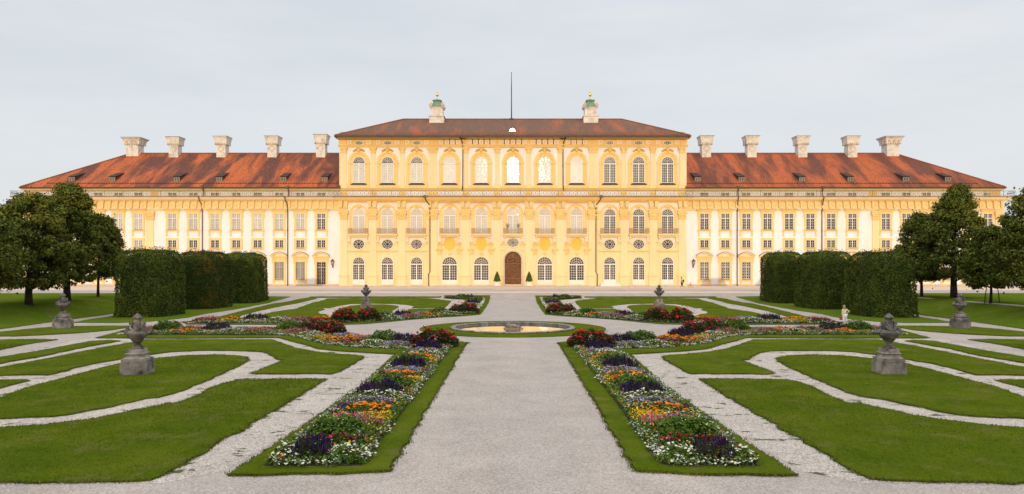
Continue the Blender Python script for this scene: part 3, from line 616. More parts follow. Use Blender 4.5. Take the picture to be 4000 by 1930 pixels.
def rail_mesh(m, xa, xb, y, z0, h, step=0.66):
    """wrought iron railing of scrolls between two rails"""
    L_ = xb-xa; n = max(1, round(L_/step)); st = L_/n
    m.box(xa, xb, y-.02, y+.02, z0+h-.04, z0+h); m.box(xa, xb, y-.02, y+.02, z0+.06, z0+.10)
    def seg(p, q, w_=.010):
        dx, dz_ = q[0]-p[0], q[1]-p[1]; l_ = math.hypot(dx, dz_) or 1; nx, nz_ = -dz_/l_*w_, dx/l_*w_
        m.add([(p[0]-nx, y, p[1]-nz_), (q[0]-nx, y, q[1]-nz_), (q[0]+nx, y, q[1]+nz_), (p[0]+nx, y, p[1]+nz_)], [(0,1,2,3)])
    for i in range(n+1):
        x = xa+i*st
        if i % 5 == 0: m.box(x-.025, x+.025, y-.025, y+.025, z0, z0+h+.06)
        seg((x, z0+.1), (x, z0+h*.55)); m.add([(x-.06, y-.01, z0+h*.55), (x, y-.01, z0+h*.47), (x+.06, y-.01, z0+h*.55), (x, y-.01, z0+h*.68)], [(0,1,2,3)])
        if i == n: break
        c = x+st/2; r = st*.26
        for s_ in (-1, 1):
            q = [(c+s_*(st*.22+r*.75*math.cos(t)), z0+h*.76+r*.75*math.sin(t)) for t in [R(250*k/7) for k in range(8)]]
            for a, b in zip(q, q[1:]): seg(a, b)
            q = [(c+s_*st*.46, z0+h*.5), (c+s_*st*.34, z0+h*.3), (c+s_*st*.1, z0+h*.2), (c, z0+h*.36)]
            for a, b in zip(q, q[1:]): seg(a, b)
        seg((c, z0+.1), (c, z0+h*.22)); m.add([(c-.04, y-.01, z0+h*.22), (c, y-.01, z0+h*.15), (c+.04, y-.01, z0+h*.22), (c, y-.01, z0+h*.3)], [(0,1,2,3)])
def railing(root, xa, xb, y, z0, h): m = MB(); rail_mesh(m, xa, xb, y, z0, h); return m.build('railing', iron_r, root)
def pipe(root, P, segs, r=0.085, t=0.5):
    pts = [(P.x(a), P.D-(q if q else t), P.z(b)) for a, b, q in segs]; m = MB(); m.path(pts, r, 8)
    x, y, z = pts[0]; m.box(x-.28, x+.28, y-.2, y+.2, z-.15, z+.22)
    for a, b, q in segs[2:-1]: m.tube((P.x(a), P.D-(q or t), P.z(b)-.05), (P.x(a), P.D-(q or t), P.z(b)+.05), r*1.4)
    m.build('downpipe', copper_pipe, root)
def frieze(root, P, xa, xb, y0, y1, step, skip=(), t=0.18):
    """brackets and rosette panels under a cornice"""
    m = MB(); n = round((xb-xa)/step); st = (xb-xa)/n
    for i in range(n+1):
        x = xa+i*st; X = P.x(x)
        if i < n or True:
            m.prism([(X-P.w(3), P.z(y1)), (X+P.w(3), P.z(y1)), (X+P.w(4.6), P.z(y0+5)), (X+P.w(6), P.z(y0)), (X-P.w(6), P.z(y0)), (X-P.w(4.6), P.z(y0+5))], P.D-t-.38, P.D)
    b = m.build('bracket_row', yellow, root)
    m = MB(); k = MB()
    for i in range(n):
        x = xa+(i+.5)*st; rect(m, P, x, -5.6, 5.6, y0+9, y1-3, t+.03, 0)
        k.ball((P.x(x), P.D-t-.03, P.z((y0+9+y1-3)/2)), P.w(4.2), 8, sy=.35)
    m.build('panel_row', yellow_pale, b); k.build('rosette_row', yellow, b)
def cornice(m, P, xa, xb, y0, y1, t0, t1, steps=4, ret=0.0):
    for i in range(steps):
        a = y0+(y1-y0)*i/steps; b = y0+(y1-y0)*(i+1)/steps; t = t1+(t0-t1)*(1-i/(steps-1 or 1))
        m.box(P.x(xa)-ret*t, P.x(xb)+ret*t, P.D-t, P.D+.1, P.z(b), P.z(a))
def chimney(root, x, y, z0, ztop, w_, d_, holes=False, pans=True):
    m = MB(); h = ztop-z0; zb = z0+h*.55; m.box(x-w_/2, x+w_/2, y-d_/2, y+d_/2, z0-1.6, zb)
    c = m.build('chimney', chim, root)
    m = MB(); m.box(x-w_/2-.12, x+w_/2+.12, y-d_/2-.12, y+d_/2+.12, zb, zb+h*.05)
    k = 7
    for i in range(k):
        for (ax, ay) in (((-w_/2-.2)+(w_+.4)*i/(k-1), -d_/2-.22), (-w_/2-.22, (-d_/2-.2)+(d_+.4)*i/(k-1)), (w_/2+.22, (-d_/2-.2)+(d_+.4)*i/(k-1))):
            m.box(x+ax-.07, x+ax+.07, y+ay-.09, y+ay+.09, zb-h*.02, zb+h*.05)
    a0, a1 = w_/2+.26, w_/2+.62; b0, b1 = d_/2+.26, d_/2+.62
    prof = [(0, .05), (.02, .10), (.08, .22), (.2, .33), (.36, .385)]
    pr = [(.26+o, zb+h*q) for o, q in prof]+[(.68, zb+h*.41), (.68, zb+h*.435)]
    pv = None
    if not holes: pr = [(.26+(o-.26)*.5 if o > .26 else o*.9, z_) for o, z_ in pr]
    for (o1, za), (o2, zb_) in zip(pr, pr[1:]):
        m.frustum(w_/2+o1, d_/2+o1, za, w_/2+o2, d_/2+o2, zb_, x, y)
    m.build('chimney_cap', chim, c)
    cq = .74 if holes else .52; m = MB(); m.box(x-w_/2-cq, x+w_/2+cq, y-d_/2-cq, y+d_/2+cq, zb+h*.435, zb+h*.45); m.build('cap_cover', dkmetal, c)
    m = MB()
    if holes:
        for i in (-1, 0, 1): m.ball((x+i*w_*.38, y-d_/2-.30, zb+h*.19), .25, 12, sy=.25, sz=1.35)
        for sx_ in (-1, 1):
            for i in (-.5, .5): m.ball((x+sx_*(w_/2+.30), y+i*d_*.5, zb+h*.19), .25, 12, sx=.25, sz=1.35)
        m.build('roundel', ochre_dk, c)
    m = MB(); q = w_*.34; zc = z0+h*.30
    for yy, in ((y-d_/2-.03,),):
        for (p, r_) in ((((x-q, zc), (x, zc+q*1.1)), 0), (((x, zc+q*1.1), (x+q, zc)), 0), (((x+q, zc), (x, zc-q*1.1)), 0), (((x, zc-q*1.1), (x-q, zc)), 0)):
            dx, dz_ = p[1][0]-p[0][0], p[1][1]-p[0][1]; l_ = math.hypot(dx, dz_); nx, nz_ = -dz_/l_*.06, dx/l_*.06
            m.prism([(p[0][0]-nx, p[0][1]-nz_), (p[1][0]-nx, p[1][1]-nz_), (p[1][0]+nx, p[1][1]+nz_), (p[0][0]+nx, p[0][1]+nz_)], yy, yy+.06)
    m.build('lozenge', stone_pale if not holes else bars, c)
    m = MB(); m.box(x-w_/2-.05, x+w_/2+.05, y-d_/2-.06, y+d_/2+.06, z0-1.0, z0-.78+0.0); m.build('flashing', dkmetal, c)
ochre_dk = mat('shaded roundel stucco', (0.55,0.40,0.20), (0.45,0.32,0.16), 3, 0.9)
def dormer(root, x, ye, z, slope, glass_m=None):
    """small dormer; front face at y=ye, sill height z, roof plane slope dz/dy"""
    hw, hh = .56, .78; zt = z+hh; RS = .34; L_ = hh/(slope-RS)
    m = MB(); m.add([(x-hw,ye,z-.3),(x+hw,ye,z-.3),(x+hw,ye,zt),(x-hw,ye,zt),(x-hw,ye+L_,zt+RS*L_),(x+hw,ye+L_,zt+RS*L_)], [(0,1,2,3),(1,5,2),(0,3,4)])
    d = m.build('dormer', dkmetal, root)
    m = MB(); o = .1; ze = zt+.06
    m.add([(x-hw-o,ye-.2,ze-.02),(x+hw+o,ye-.2,ze-.02),(x+hw+o,ye+L_*1.06,ze+RS*L_*1.06),(x-hw-o,ye+L_*1.06,ze+RS*L_*1.06),(x-hw-o,ye-.2,ze+.07),(x+hw+o,ye-.2,ze+.07),(x+hw+o,ye+L_*1.06,ze+RS*L_*1.06+.07),(x-hw-o,ye+L_*1.06,ze+RS*L_*1.06+.07)], [(0,3,2,1),(4,5,6,7),(0,1,5,4),(1,2,6,5),(2,3,7,6),(3,0,4,7)])
    m.build('dormer_roof', dorm_roof, d)
    m = MB(); f = MB(); m.box(x-hw+.1, x+hw-.1, ye-.03, ye, z+.08, zt-.1)
    for a, b, c, e_ in ((-hw+.05, -hw+.18, 0, 1), (hw-.18, hw-.05, 0, 1), (-.06, .06, 0, 1)): f.box(x+a, x+b, ye-.07, ye, z+.05, zt-.05)
    f.box(x-hw+.18, x+hw-.18, ye-.065, ye, z+.03, z+.12); f.box(x-hw+.18, x+hw-.18, ye-.065, ye, zt-.14, zt-.04); f.box(x-hw+.18, x+hw-.18, ye-.055, ye, z+.40, z+.44)
    m.build('pane', gl_dark, d); f.build('window_frame', dorm_fr, d)
dorm_roof = mat('mossy dormer tiles', (0.075,0.032,0.024), (0.05,0.028,0.022), 5, 0.9); dorm_fr = mat('weathered frame', (0.30,0.27,0.21), None, 3, 0.8)

# ---- window kinds
K_upA = arched('up_mix', 23.8, 612, 715, 638, 3, 7, gl_grey, gl_dark, sur_upper)
K_upB = arched('up_blind', 23.8, 612, 715, 638, 3, 7, gl_blind, gl_blind, sur_upper)
K_upC = arched('up_dark', 23.8, 612, 715, 638, 3, 7, gl_dark, gl_dark, sur_upper)
K_fiA = arched('first_blind', 23.6, 816, 914, 841, 3, 7, gl_tan, gl_tan, sur_first(37.5, 798))
K_fiC = arched('first_dark', 23.6, 816, 914, 841, 3, 7, gl_dark, gl_dark, sur_first(37.5, 798))
K_fiM = arched('first_mid', 23.6, 814, 914, 840, 3, 7, gl_tan, gl_tan, sur_first(40.5, 794))
K_grS = arched('ground_side', 23.5, 1003.5, 1111, 1030, 3, 6, gl_dark, gl_dark, sur_ground(23.5), solid=1093, name='glazed_door')
K_grM = arched('ground_mid', 30, 1002.5, 1112, 1032, 3, 6, gl_dark, gl_dark, sur_ground(30), solid=1095, name='glazed_door')
K_ovS = oval('oval_side', 22, 19, 954.5, (0.34, 0.67), ((0.34,1.0,8,0.5),), sur=sur_oval(22, 19, 954.5))
K_ovM = oval('oval_mid', 23, 17.5, 948, (0.38, 0.70), ((0.38,1.0,8,0.5),), sur=sur_oval(23, 17.5, 948))
K_ovT = oval('oval_top', 16, 7.6, 558.5, (), (), grid=True, sur=sur_oval(16, 7.6, 558.5))
K_wTB = sash('w_top_blind', 16.7, 834, 897, 2, 2, 4, gl_blind_w if False else gl_grey, sur_wing_top)
K_wTD = sash('w_top_dark', 16.7, 834, 897, 2, 2, 4, gl_dark, sur_wing_top)
K_wMD = sash('w_mid_dark', 16.6, 937, 967.5, 2, 0, 3, gl_dark, sur_wing_mid)
K_wMB = sash('w_mid_blind', 16.6, 937, 967.5, 2, 0, 3, gl_grey, sur_wing_mid)
K_wLB = sash('w_low_blind', 17, 1022.5, 1090, 2, 2, 4, gl_grey, sur_wing_low(False), grille='iron')
K_wLD = sash('w_low_dark', 17, 1022.5, 1090, 2, 2, 4, gl_dark, sur_wing_low(False), grille='white')
K_wDoor = sash('w_door', 17, 1022.5, 1113, 2, 2, 5, gl_dark, sur_wing_low(True), split=0.24, grille='iron', name='glazed_door')
K_at = sash('attic', 16.4, 751.5, 766, 3, 0, 2, gl_dark, None)

def hip_roof(root, m_, xL, xR, ye, yb, ze, h, rise, hipL=True, hipR=True, yr=None):
    m = MB(); yr = ye+h; zr = ze+rise; a = xL+h if hipL else xL; b = xR-h if hipR else xR
    V = [(xL,ye,ze),(xR,ye,ze),(xR,yb,ze),(xL,yb,ze),(a,yr,zr),(b,yr,zr)]
    m.add(V, [(0,1,5,4),(1,2,5) if hipR else (1,2,5),(2,3,4,5),(3,0,4)])
    m.add([(x,y,z-.12) for x,y,z in V[:4]]+V[:4], [(0,1,5,4),(1,2,6,5),(2,3,7,6),(3,0,4,7),(0,3,2,1)])
    r = m.build('roof', m_, root)
    k = MB(); n = int((b-a)/.45)
    for i in range(n): x = a+(b-a)*i/n; k.tube((x,yr,zr+.02), (x+(b-a)/n*.97,yr,zr+.05), .13, .16, 8)
    for (p, q, on) in (((xL,ye,ze),(a,yr,zr),hipL), ((xR,ye,ze),(b,yr,zr),hipR)):
        if not on: continue
        p, q = Vector(p), Vector(q); n = int((q-p).length/.5)
        for i in range(n): k.tube(p.lerp(q, i/n)+Vector((0,0,.02)), p.lerp(q, (i+.97)/n)+Vector((0,0,.05)), .15, .12, 6)
    k.build('ridge', ridge_m, r)
    return r
def snow_guard(root, xa, xb, y, z, h=.3):
    m = MB(); n = int((xb-xa)/.3)
    for i in range(n): x = xa+(xb-xa)*i/n; m.box(x, x+.05, y, y+.03, z, z+h)
    m.box(xa, xb, y-.01, y+.04, z+h-.05, z+h); m.box(xa, xb, y-.01, y+.04, z+.05, z+.09)
    m.build('snow_guard', ridge_m, root)

# ---- wings
def wing(side):
    """side -1: left, +1: right"""
    P = PW; L_ = side < 0
    root = empty('palace_wing', (0, 0, 0))
    bays = [149,227.5,306,384.5,463,541.5,673.5,755.8,840.5,923.7,1007.3,1091.2,1173.5,1255.6] if L_ else [2751,2832.7,2914.7,2997.3,3081.5,3164.6,3245.5,3328.8,3459.6,3539.6,3619,3699,3781.6,3858]
    xo, xi = (90, 1336) if L_ else (3916, 2672)           # outer / inner end
    a, b = min(xo, xi), max(xo, xi); X0, X1 = P.x(a), P.x(b)
    m = MB(); m.box(X0, X1, D0, D0+25.4, 1.0, P.z(770)); m.build('wall', white, root)
    m = MB(); m.box(X0, X1, D0+.5, D0+25, P.z(770), P.z(733)); m.build('attic_wall', white, root)
    # base course
    m = MB(); rect(m, P, 0, a, b, 1110, 1118, 0.06); m2 = m.build('plinth', stone_pale, root)
    # eaves cornice, lower cornice, architrave
    m = MB(); ya = P.z(746); ret = 1 
    for i, (y0, y1, t) in enumerate(((732,735,1.0),(735,739,.75),(739,743,.5),(743,746.5,.25))): m.box(X0-(t-.3 if L_ else 0), X1+(0 if L_ else t-.3), D0+.5-t, D0+.5, P.z(y1), P.z(y0))
    for (y0, y1, t) in ((771.5,774,1.35),(774,779,1.15),(779,782,.9),(782,785,.6),(785,814,.14),(814,817,.34),(817,820.5,.24),(820.5,823.5,.14)): m.box(X0-(t if L_ else 0), X1+(0 if L_ else t), D0-t, D0+.05, P.z(y1), P.z(y0))
    m.build('cornice', yellow_pale, root)
    m = MB(); m.box(X0-(1.45 if L_ else 0), X1+(0 if L_ else 1.45), D0-1.45, D0+.5, P.z(771.4), P.z(769.6)); m.build('walkway', dkmetal, root)
    frieze(root, P, a+8, b-8, 786, 814, 28, t=.14)
    railing(root, X0-(1.3 if L_ else 0), X1+(0 if L_ else 1.3), D0-1.3, P.z(769.6), P.w(22))
    m = MB(); xe = X0-1.3 if L_ else X1+1.3
    for k in range(6): y = D0-1.3+.36*k; m.box(xe-.015, xe+.015, y, y+.02, P.z(769.6), P.z(748)); m.ball((xe, y+.18, P.z(756)), .12, 6, sx=.2)
    m.box(xe-.02, xe+.02, D0-1.3, D0+.5, P.z(748.5), P.z(747.5)); m.build('railing', iron, root)
    # pavilion pilasters at the outer break, quoin at inner end
    for (x0, x1) in (((570,604),) if L_ else ((3403,3434),)): pilaster(root, P, x0+3, x1-2, 826, 33, 1062, 40, 1117, t=.2)
    for (x0, x1) in (((95,122),) if L_ else ((3884,3911),)): pilaster(root, P, x0+3, x1-2, 826, 33, 1062, 40, 1117, t=.2)
    m = MB(); q = [(a+2,a+44) if L_ else (b-44,b-2), (583,612) if L_ else (3398,3430)]
    for (u, v_) in q: m.box(P.x(u), P.x(v_), D0+.5-.06, D0+.5, P.z(769.5), P.z(746.5))
    m.build('attic_panel', yellow, root)
    # windows
    PA = Pl(D0+.5)
    for i, c in enumerate(bays):
        place(*K_at, PA, PA_x(PA, P, c), root)
        dark = not L_ or i == 13
        place(*(K_wTD if dark else K_wTB), P, c, root)
        place(*(K_wMB if (L_ and i in (4, 5)) else K_wMD), P, c, root)
        if L_ and i == 13: place(*K_wDoor, P, c, root)
        else: place(*(K_wLB if L_ else K_wLD), P, c, root)
    # roof
    rx = X0-.55 if L_ else X1+.55
    xi_ = P.x(1330) if L_ else P.x(2677)
    ye = D0-.5; ze = P.z(730.5)
    Dn = Pl(ye); ze = Dn.z(730.5); xcorner = Dn.x(78) if L_ else Dn.x(3928)
    h = 12.9; zr = H+(HY-600)/FP*(ye+h); rise = zr-ze
    roofo = hip_roof(root, roof_l if L_ else roof_r, xcorner if L_ else xi_, xi_ if L_ else xcorner, ye, ye+2*h, ze, h, rise, hipL=L_, hipR=not L_)
    m = MB(); m.box(min(xcorner, xi_)-.1, max(xcorner, xi_)+.1, ye-.17, ye+.02, ze-.22, ze-.02)
    m.box(xcorner-.1, xcorner+.1, ye, ye+25, ze-.2, ze-.02); m.build('gutter', dkmetal, root)
    sl = rise/h
    m = MB(); n = 110; xa_, xb_ = (xcorner+4, xi_) if L_ else (xi_, xcorner-4)
    for i in range(n): x = xa_+(xb_-xa_)*i/n; m.box(x, x+.28, ye+1.15, ye+1.28, ze+1.15*sl, ze+1.15*sl+.16)
    m.build('snow_guard', dorm_roof, roofo)
    # dormers (front faces on a line near the eave)
    yd = ye+2.1; zd = ze+2.1*sl-.05
    dx = [281,439,691,857,1107,1268] if L_ else [2725,2896,3133,3322,3538,3703]
    for c in dx: dormer(root, (c-CX)*yd/FP, yd, zd, sl)
    # chimneys
    yr = ye+h
    cs = [(516,535,480+209/1.7267,1),(677,532,0,0),(863,530,0,0),(1062,529,0,0),(1252,523,0,0)] if L_ else [(3489,531,0,1),(3331,529,0,0),(3136,529,0,0),(2938,528,0,0),(2760,528,0,0)]
    for (c, top, _, hol) in cs:
        w_, d_ = (2.35, 2.2) if hol else (1.75, 1.75)
        if L_ and not hol: yc = yr-.5
        yc = yr if hol else yr-.7
        zt = H+(HY-top)/FP*(yc-d_/2-.7); px_mid = c
        chimney(root, (px_mid-CX)*(yc-d_/2)/FP, yc, zr-(0 if hol else .35), zt, w_, d_, bool(hol))
    # downpipes
    for (p1, p2) in (((1127,1125),(795,792)) if L_ else ((2882,2878.5),(3211,3209))):
        pipe(root, P, [(p1,733,.6),(p1+.5,748,.1),(p1,769,.2),(p2-3,772,1.5),(p2-3,786,1.1),(p2,800,.5),(p2,823,.22),(p2,900,.22),(p2,1000,.22),(p2,1117,.22)])
    return root
def PA_x(PA, P, c): return CX+(c-CX)*1.0
wl = wing(-1); tag(wl, 'white and yellow left palace wing with stained orange roof and pale blinds in upper windows', 'palace wing', 'side wings of the palace')
wr = wing(1); tag(wr, 'white and yellow right palace wing with orange roof and dark window panes', 'palace wing', 'side wings of the palace')

# ---- central block
root = empty('palace_central_block', (0, 0, 0)); tag(root, 'tall yellow central palace block with arched windows, brown hipped roof and carved door', 'palace')
P = PC; DC = P.D; PG = Pl(DC-.075)
mir = lambda x: 2*2003.7-x
SB = [1401.4,1513.5,1627.3]; SBr = [2381.8,2494.6,2607.4]; MBy = [1756.5,1880,2003.7,2128,2252.2]
xl, xr = P.x(1328), P.x(2681)
m = MB(); m.box(xl, xr, DC, DC+21, 1.0, P.z(770)); m.build('wall', white, root)
PU = Pl(DC+1.1)                       # upper storey stands a little behind the walkway
ul, ur = PU.x(1330), PU.x(2680)
m = MB(); m.box(ul, ur, PU.D, PU.D+19, P.z(770), PU.z(531)); m.build('upper_wall', white, root)
# yellow facing of the ground floor, one slab per bay between the pilasters
m = MB(); rect(m, P, 0, 1328, 2681, 948, 1117, 0.06); rect(m, P, 0, 1328, 2681, 1111, 1118, 0.14)
for c in SB+SBr:
    for y in np.arange(986, 1108, 9.0):
        for s_ in (-1, 1): u, v_ = sorted((s_*27.5, s_*41)); rect(m, P, c, u, v_, y, y+8.1, 0.085, 0)
    for y in (956, 966):
        for s_ in (-1, 1): u, v_ = sorted((s_*28, s_*44)); rect(m, P, c, u, v_, y, y+8.6, 0.10, 0)
    for (a0, a1, y0, y1) in ((-13,-5,985,1000),(-4,4,984,1000),(5,13,985,1000)): rect(m, P, c, a0, a1, y0, y1, 0.09, 0)
for c in MBy:
    for y in np.arange(960, 1108, 9.0):
        for s_ in (-1, 1):
            if y < 1000: u, v_ = sorted((s_*24, s_*31))
            else: u, v_ = sorted((s_*35.5, s_*38)) if c == MBy[2] else sorted((s_*33.3, s_*33.9))
            rect(m, P, c, u, v_, y, y+8.1, 0.08, 0)
m.build('ground_floor_facing', yellow_pale, root)
# lower cornice
def lower_cornice(m, u, v_, P2, extra=0):
    for (y0, y1, t) in ((771.5,774,1.25),(774,779,1.05),(779,783,.8),(783,787,.5),(787,792,.12)): m.box(P2.x(u)-(t*.6), P2.x(v_)+(t*.6), P2.D-t-extra, P2.D+.05, P2.z(y1), P2.z(y0))
m = MB(); lower_cornice(m, 1328, 1690, P); lower_cornice(m, 2318, 2681, P); lower_cornice(m, 1674, 2333, P, .35); m.build('cornice', yellow, root)
m = MB(); m.box(P.x(1324)-.8, P.x(2685)+.8, DC-1.4, PU.D, P.z(771.4), P.z(769.4)); m.box(P.x(1670)-.8, P.x(2337)+.8, DC-1.75, DC-1.4, P.z(771.4), P.z(769.4)); m.build('walkway', dkmetal, root)
r1 = railing(root, P.x(1324)-.6, P.x(1668), DC-1.25, P.z(769.4), P.w(23.5)); r1 = railing(root, P.x(1668), P.x(2339), DC-1.6, P.z(769.4), P.w(23.5)); r1 = railing(root, P.x(2339), P.x(2685)+.6, DC-1.25, P.z(769.4), P.w(23.5))
# base mouldings of the upper storey
m = MB()
rect(m, PU, 0, 1331, 2679, 726, 734, 0.12); rect(m, PU, 0, 1330, 2680, 734, 737, 0.42); rect(m, PU, 0, 1330, 2680, 737, 742, 0.3); rect(m, PU, 0, 1330, 2680, 742, 745.5, 0.2); rect(m, PU, 0, 1330, 2680, 763, 769.5, 0.06)
m.build('string_course', yellow, root)
PIL_L = [(1330,1357),(1441,1471),(1556,1584.5),(1675,1709),(1803,1835),(1927,1955)]
PIL_L += [(mir(b_), mir(a_)) for a_, b_ in PIL_L]
for a_, b_ in PIL_L:
    big = abs((a_+b_)/2-2003) > 280 and abs((a_+b_)/2-2003) < 330
    pilaster(root, P, a_, b_, 822, 35, 1062, 40, 1117, t=.34 if abs((a_+b_)/2-2003) < 340 else .22)
    m = MB(); c = (a_+b_)/2; hw = (b_-a_)/2; X = P.x(c)       # entablature block with scroll brackets over the capital
    rect(m, P, c, -hw-1, hw+1, 811, 822, .28); rect(m, P, c, -hw-3, hw+3, 811, 814, .42)
    for s_ in (-.55, .55):
        m.prism([(X+P.w(s_*hw*1.25-5), P.z(811)), (X+P.w(s_*hw*1.25+5), P.z(811)), (X+P.w(s_*hw*1.25+6.5), P.z(800)), (X+P.w(s_*hw*1.45+8), P.z(786)), (X+P.w(s_*hw*1.45-8), P.z(786)), (X+P.w(s_*hw*1.25-6.5), P.z(800))], DC-.62, DC)
    m.build('bracket', yellow, root)
# side strip pilasters flanking (rusticated quoins)
for f_ in (lambda x: x, lambda x: mir(x)):
    a_, b_ = sorted((f_(1663), f_(1674))); m = MB(); rect(m, P, 0, a_, b_, 822, 1062, .135); a_, b_ = sorted((f_(1661), f_(1674))); rect(m, P, 0, a_, b_, 1062, 1117, .2); m.build('pilaster_strip', yellow_pale, root)
PIL_U = [(1337,1354,1),(1449,1467,1),(1563,1580,1),(1675,1706,2),(1810.5,1828,1),(1933.4,1951,1)]
PIL_U += [(mir(b_), mir(a_), k) for a_, b_, k in PIL_U]
for a_, b_, k in PIL_U: pilaster(root, PU, a_, b_, 576, 22, 717, 16, 734, t=.2, big=False)
m = MB()
for a_, b_, k in PIL_U: rect(m, PU, 0, a_-4, b_+4, 745.5, 769.5, .1, 0)
m.build('attic_panel', yellow, root)
m = MB()
for y in np.arange(578, 730, 9.5):
    for (a_, b_) in ((1325.5,1333.5), (mir(1333.5), mir(1325.5))): rect(m, PU, 0, a_, b_, y, y+8.6, .05)
m.build('rusticated_quoin', yellow_pale, root)
# upper entablature
m = MB()
for (u, v_, ex) in ((1325, 1812, 0), (mir(1812), 2683, 0), (1806, mir(1806), .15)):
    for (y0, y1, t) in ((532,535,1.3),(535,540,1.1),(540,543.5,.9),(543.5,566,.12),(566,569,.38),(569,572,.28),(572,575.5,.18)): m.box(PU.x(u)-(t*.5), PU.x(v_)+(t*.5), PU.D-t-ex, PU.D+.05, PU.z(y1), PU.z(y0))
ment = m
m = MB(); k = MB(); xs = []
for c in SB+SBr:
    xs += [(c-37, .12), (c+38, .12)]
for c in (MBy[0], MBy[4]):
    for j in (-33,-11,11,33): xs.append((c+j, .12))
for c in MBy[1:4]:
    for j in (-45,-22.5,0,22.5,45): xs.append((c+j, .27))
for (x, t) in xs: rect(m, PU, x, -8, 8, 549, 562, t+.03, 0); k.ball((PU.x(x), PU.D-t-.03, PU.z(555.5)), PU.w(4.5), 8, sy=.3)
fo_ = m.build('frieze_panel', white, root); k.build('rosette', yellow, fo_)
m = ment
for (x, t) in xs:
    for j in (-11.5, 11.5): rect(m, PU, x+j, -1.6, 1.6, 544, 565.5, t+.18, 0)
m.build('entablature', yellow, root)
# windows of the central block
for i, c in enumerate(SB): place(*K_upA, PU, c+.7, root); place(*K_fiA, P, c, root); place(*K_grS, PG, c, root); place(*K_ovS, PG, c, root); place(*K_ovT, PU2 if False else Pl(PU.D-.12), c+1.5, root)
for i, c in enumerate(SBr): place(*K_upC, PU, c, root); place(*K_fiC, P, c, root); place(*K_grS, PG, c, root); place(*K_ovS, PG, c, root); place(*K_ovT, Pl(PU.D-.12), c-.5, root)
for i, c in enumerate(MBy):
    place(*K_upB, PU, c, root); place(*K_fiM, P, c, root)
    if i != 2: place(*K_grM, PG, c, root)
    else: place(*K_ovM, PG, c, root)
# balconies
def balcony(P, root_):
    m = MB(); m.box(-P.w(40.5), P.w(40.5), P.D-.95, P.D, P.z(918), P.z(914.2)); m.box(-P.w(38), P.w(38), P.D-.75, P.D, P.z(922), P.z(918)); m.box(-P.w(36), P.w(36), P.D-.5, P.D, P.z(926), P.z(922))
    for s_ in (-1, 1):
        prof = [(30,926),(34,926),(34,934),(36,940),(41,945),(43,948),(34,948),(31,943),(30,936)]
        m.prism([(s_*P.w(a_), P.z(b_)) for a_, b_ in prof][::s_], P.D-.42, P.D); m.ball((s_*P.w(33), P.D-.45, P.z(929)), P.w(4), 10, sy=.5); m.ball((s_*P.w(39), P.D-.42, P.z(944)), P.w(4.2), 10, sy=.5)
        a_, b_ = sorted((s_*30, s_*45.5)); rect(m, P, None, a_, b_, 949, 952.5, .34); rect(m, P, None, a_, b_, 952.5, 956, .2)
    b = m.build('balcony', yellow_pale, root_)
    m = MB(); y = P.D-.88; z0 = P.z(914.2); h = P.w(22)
    m.box(-P.w(37), P.w(37), y-.025, y+.025, z0+h-.05, z0+h); m.box(-P.w(37), P.w(37), y-.02, y+.02, z0+.04, z0+.09)
    for s_ in (-1, 1):
        m.box(s_*P.w(37)-.02, s_*P.w(37)+.02, y, P.D, z0+h-.05, z0+h)
        for xx in (37, 31, 25): m.box(s_*P.w(xx)-.035, s_*P.w(xx)+.035, y-.035, y+.035, z0, z0+h+.04)
    for i in range(8):
        c = -P.w(24)+P.w(48)*(i+.5)/8; r = P.w(2.8)
        for zz in (.3, .68):
            q = [(c+r*math.cos(2*math.pi*k/8), z0+h*zz+r*1.2*math.sin(2*math.pi*k/8)) for k in range(8)]; q2 = [(c+(r-.035)*math.cos(2*math.pi*k/8), z0+h*zz+(r-.035)*1.2*math.sin(2*math.pi*k/8)) for k in range(8)]
            m.band(q, q2, y, y+.02, True)
        m.box(c-P.w(3)-.012, c-P.w(3)+.012, y, y+.02, z0, z0+h)
    m.build('railing', bal_iron, b)
    for s_ in (-1, 1):
        m = MB(); m.box(s_*P.w(31)-P.w(5.6), s_*P.w(31)+P.w(5.6), y+.01, y+.035, z0+.08, z0+h-.04)
        for xx in (28, 34):
            for zz in (.2, .5, .8): m.ball((s_*P.w(xx), y, z0+h*zz), P.w(2.7), 8, sy=.15, sz=1.2)
        m.build('scrollwork', iron_tan, b)
    return b
bal_iron = mat('balcony iron', (0.34,0.25,0.17), (0.46,0.34,0.22), 6, 0.6)
for c in SB+MBy+SBr: place('balcony', balcony, P, c, root)
# string courses in side bays; blind ovals and little pilasters in the middle bays
m = MB()
for c in SB+SBr: rect(m, P, c, -45, 45, 979, 981.5, .26); rect(m, P, c, -44, 44, 981.5, 984, .14)
m.build('string_course', yellow, root)
def blind(P, root_):
    m = MB(); arch_band(m, P, 26, 20.5, 951, 956, .3, ro=27, ri=24); m.band(oval_pts(P, 22, 25.5, 954), oval_pts(P, 19.6, 23, 954), P.D-.16, P.D+.02, True)
    for s_ in (-1, 1): a_, b_ = sorted((s_*25, s_*50)); rect(m, P, None, a_, b_, 949.5, 952.5, .42); rect(m, P, None, a_+1, b_-1, 952.5, 957, .25); a_, b_ = sorted((s_*31, s_*48)); rect(m, P, None, a_, b_, 957, 971, .15)
    m.prism([(-P.w(5), P.z(994)), (P.w(5), P.z(994)), (P.w(7), P.z(985)), (-P.w(7), P.z(985))], P.D-.34, P.D)
    b = m.build('blind_oval', yellow, root_)
    m = MB(); m.prism(oval_pts(P, 19.6, 23, 954), P.D-.085, P.D+.02); m.build('niche', ochre, b); return b
for c in MBy[:2]+MBy[3:]: place('blind_oval', blind, P, c, root)
for c in MBy[:2]+MBy[3:]:
    for s_ in (-1, 1): pilaster(root, P, c+s_*41-8, c+s_*41+8, 971, 21, 1090, 5, 1117, t=.16, big=False)
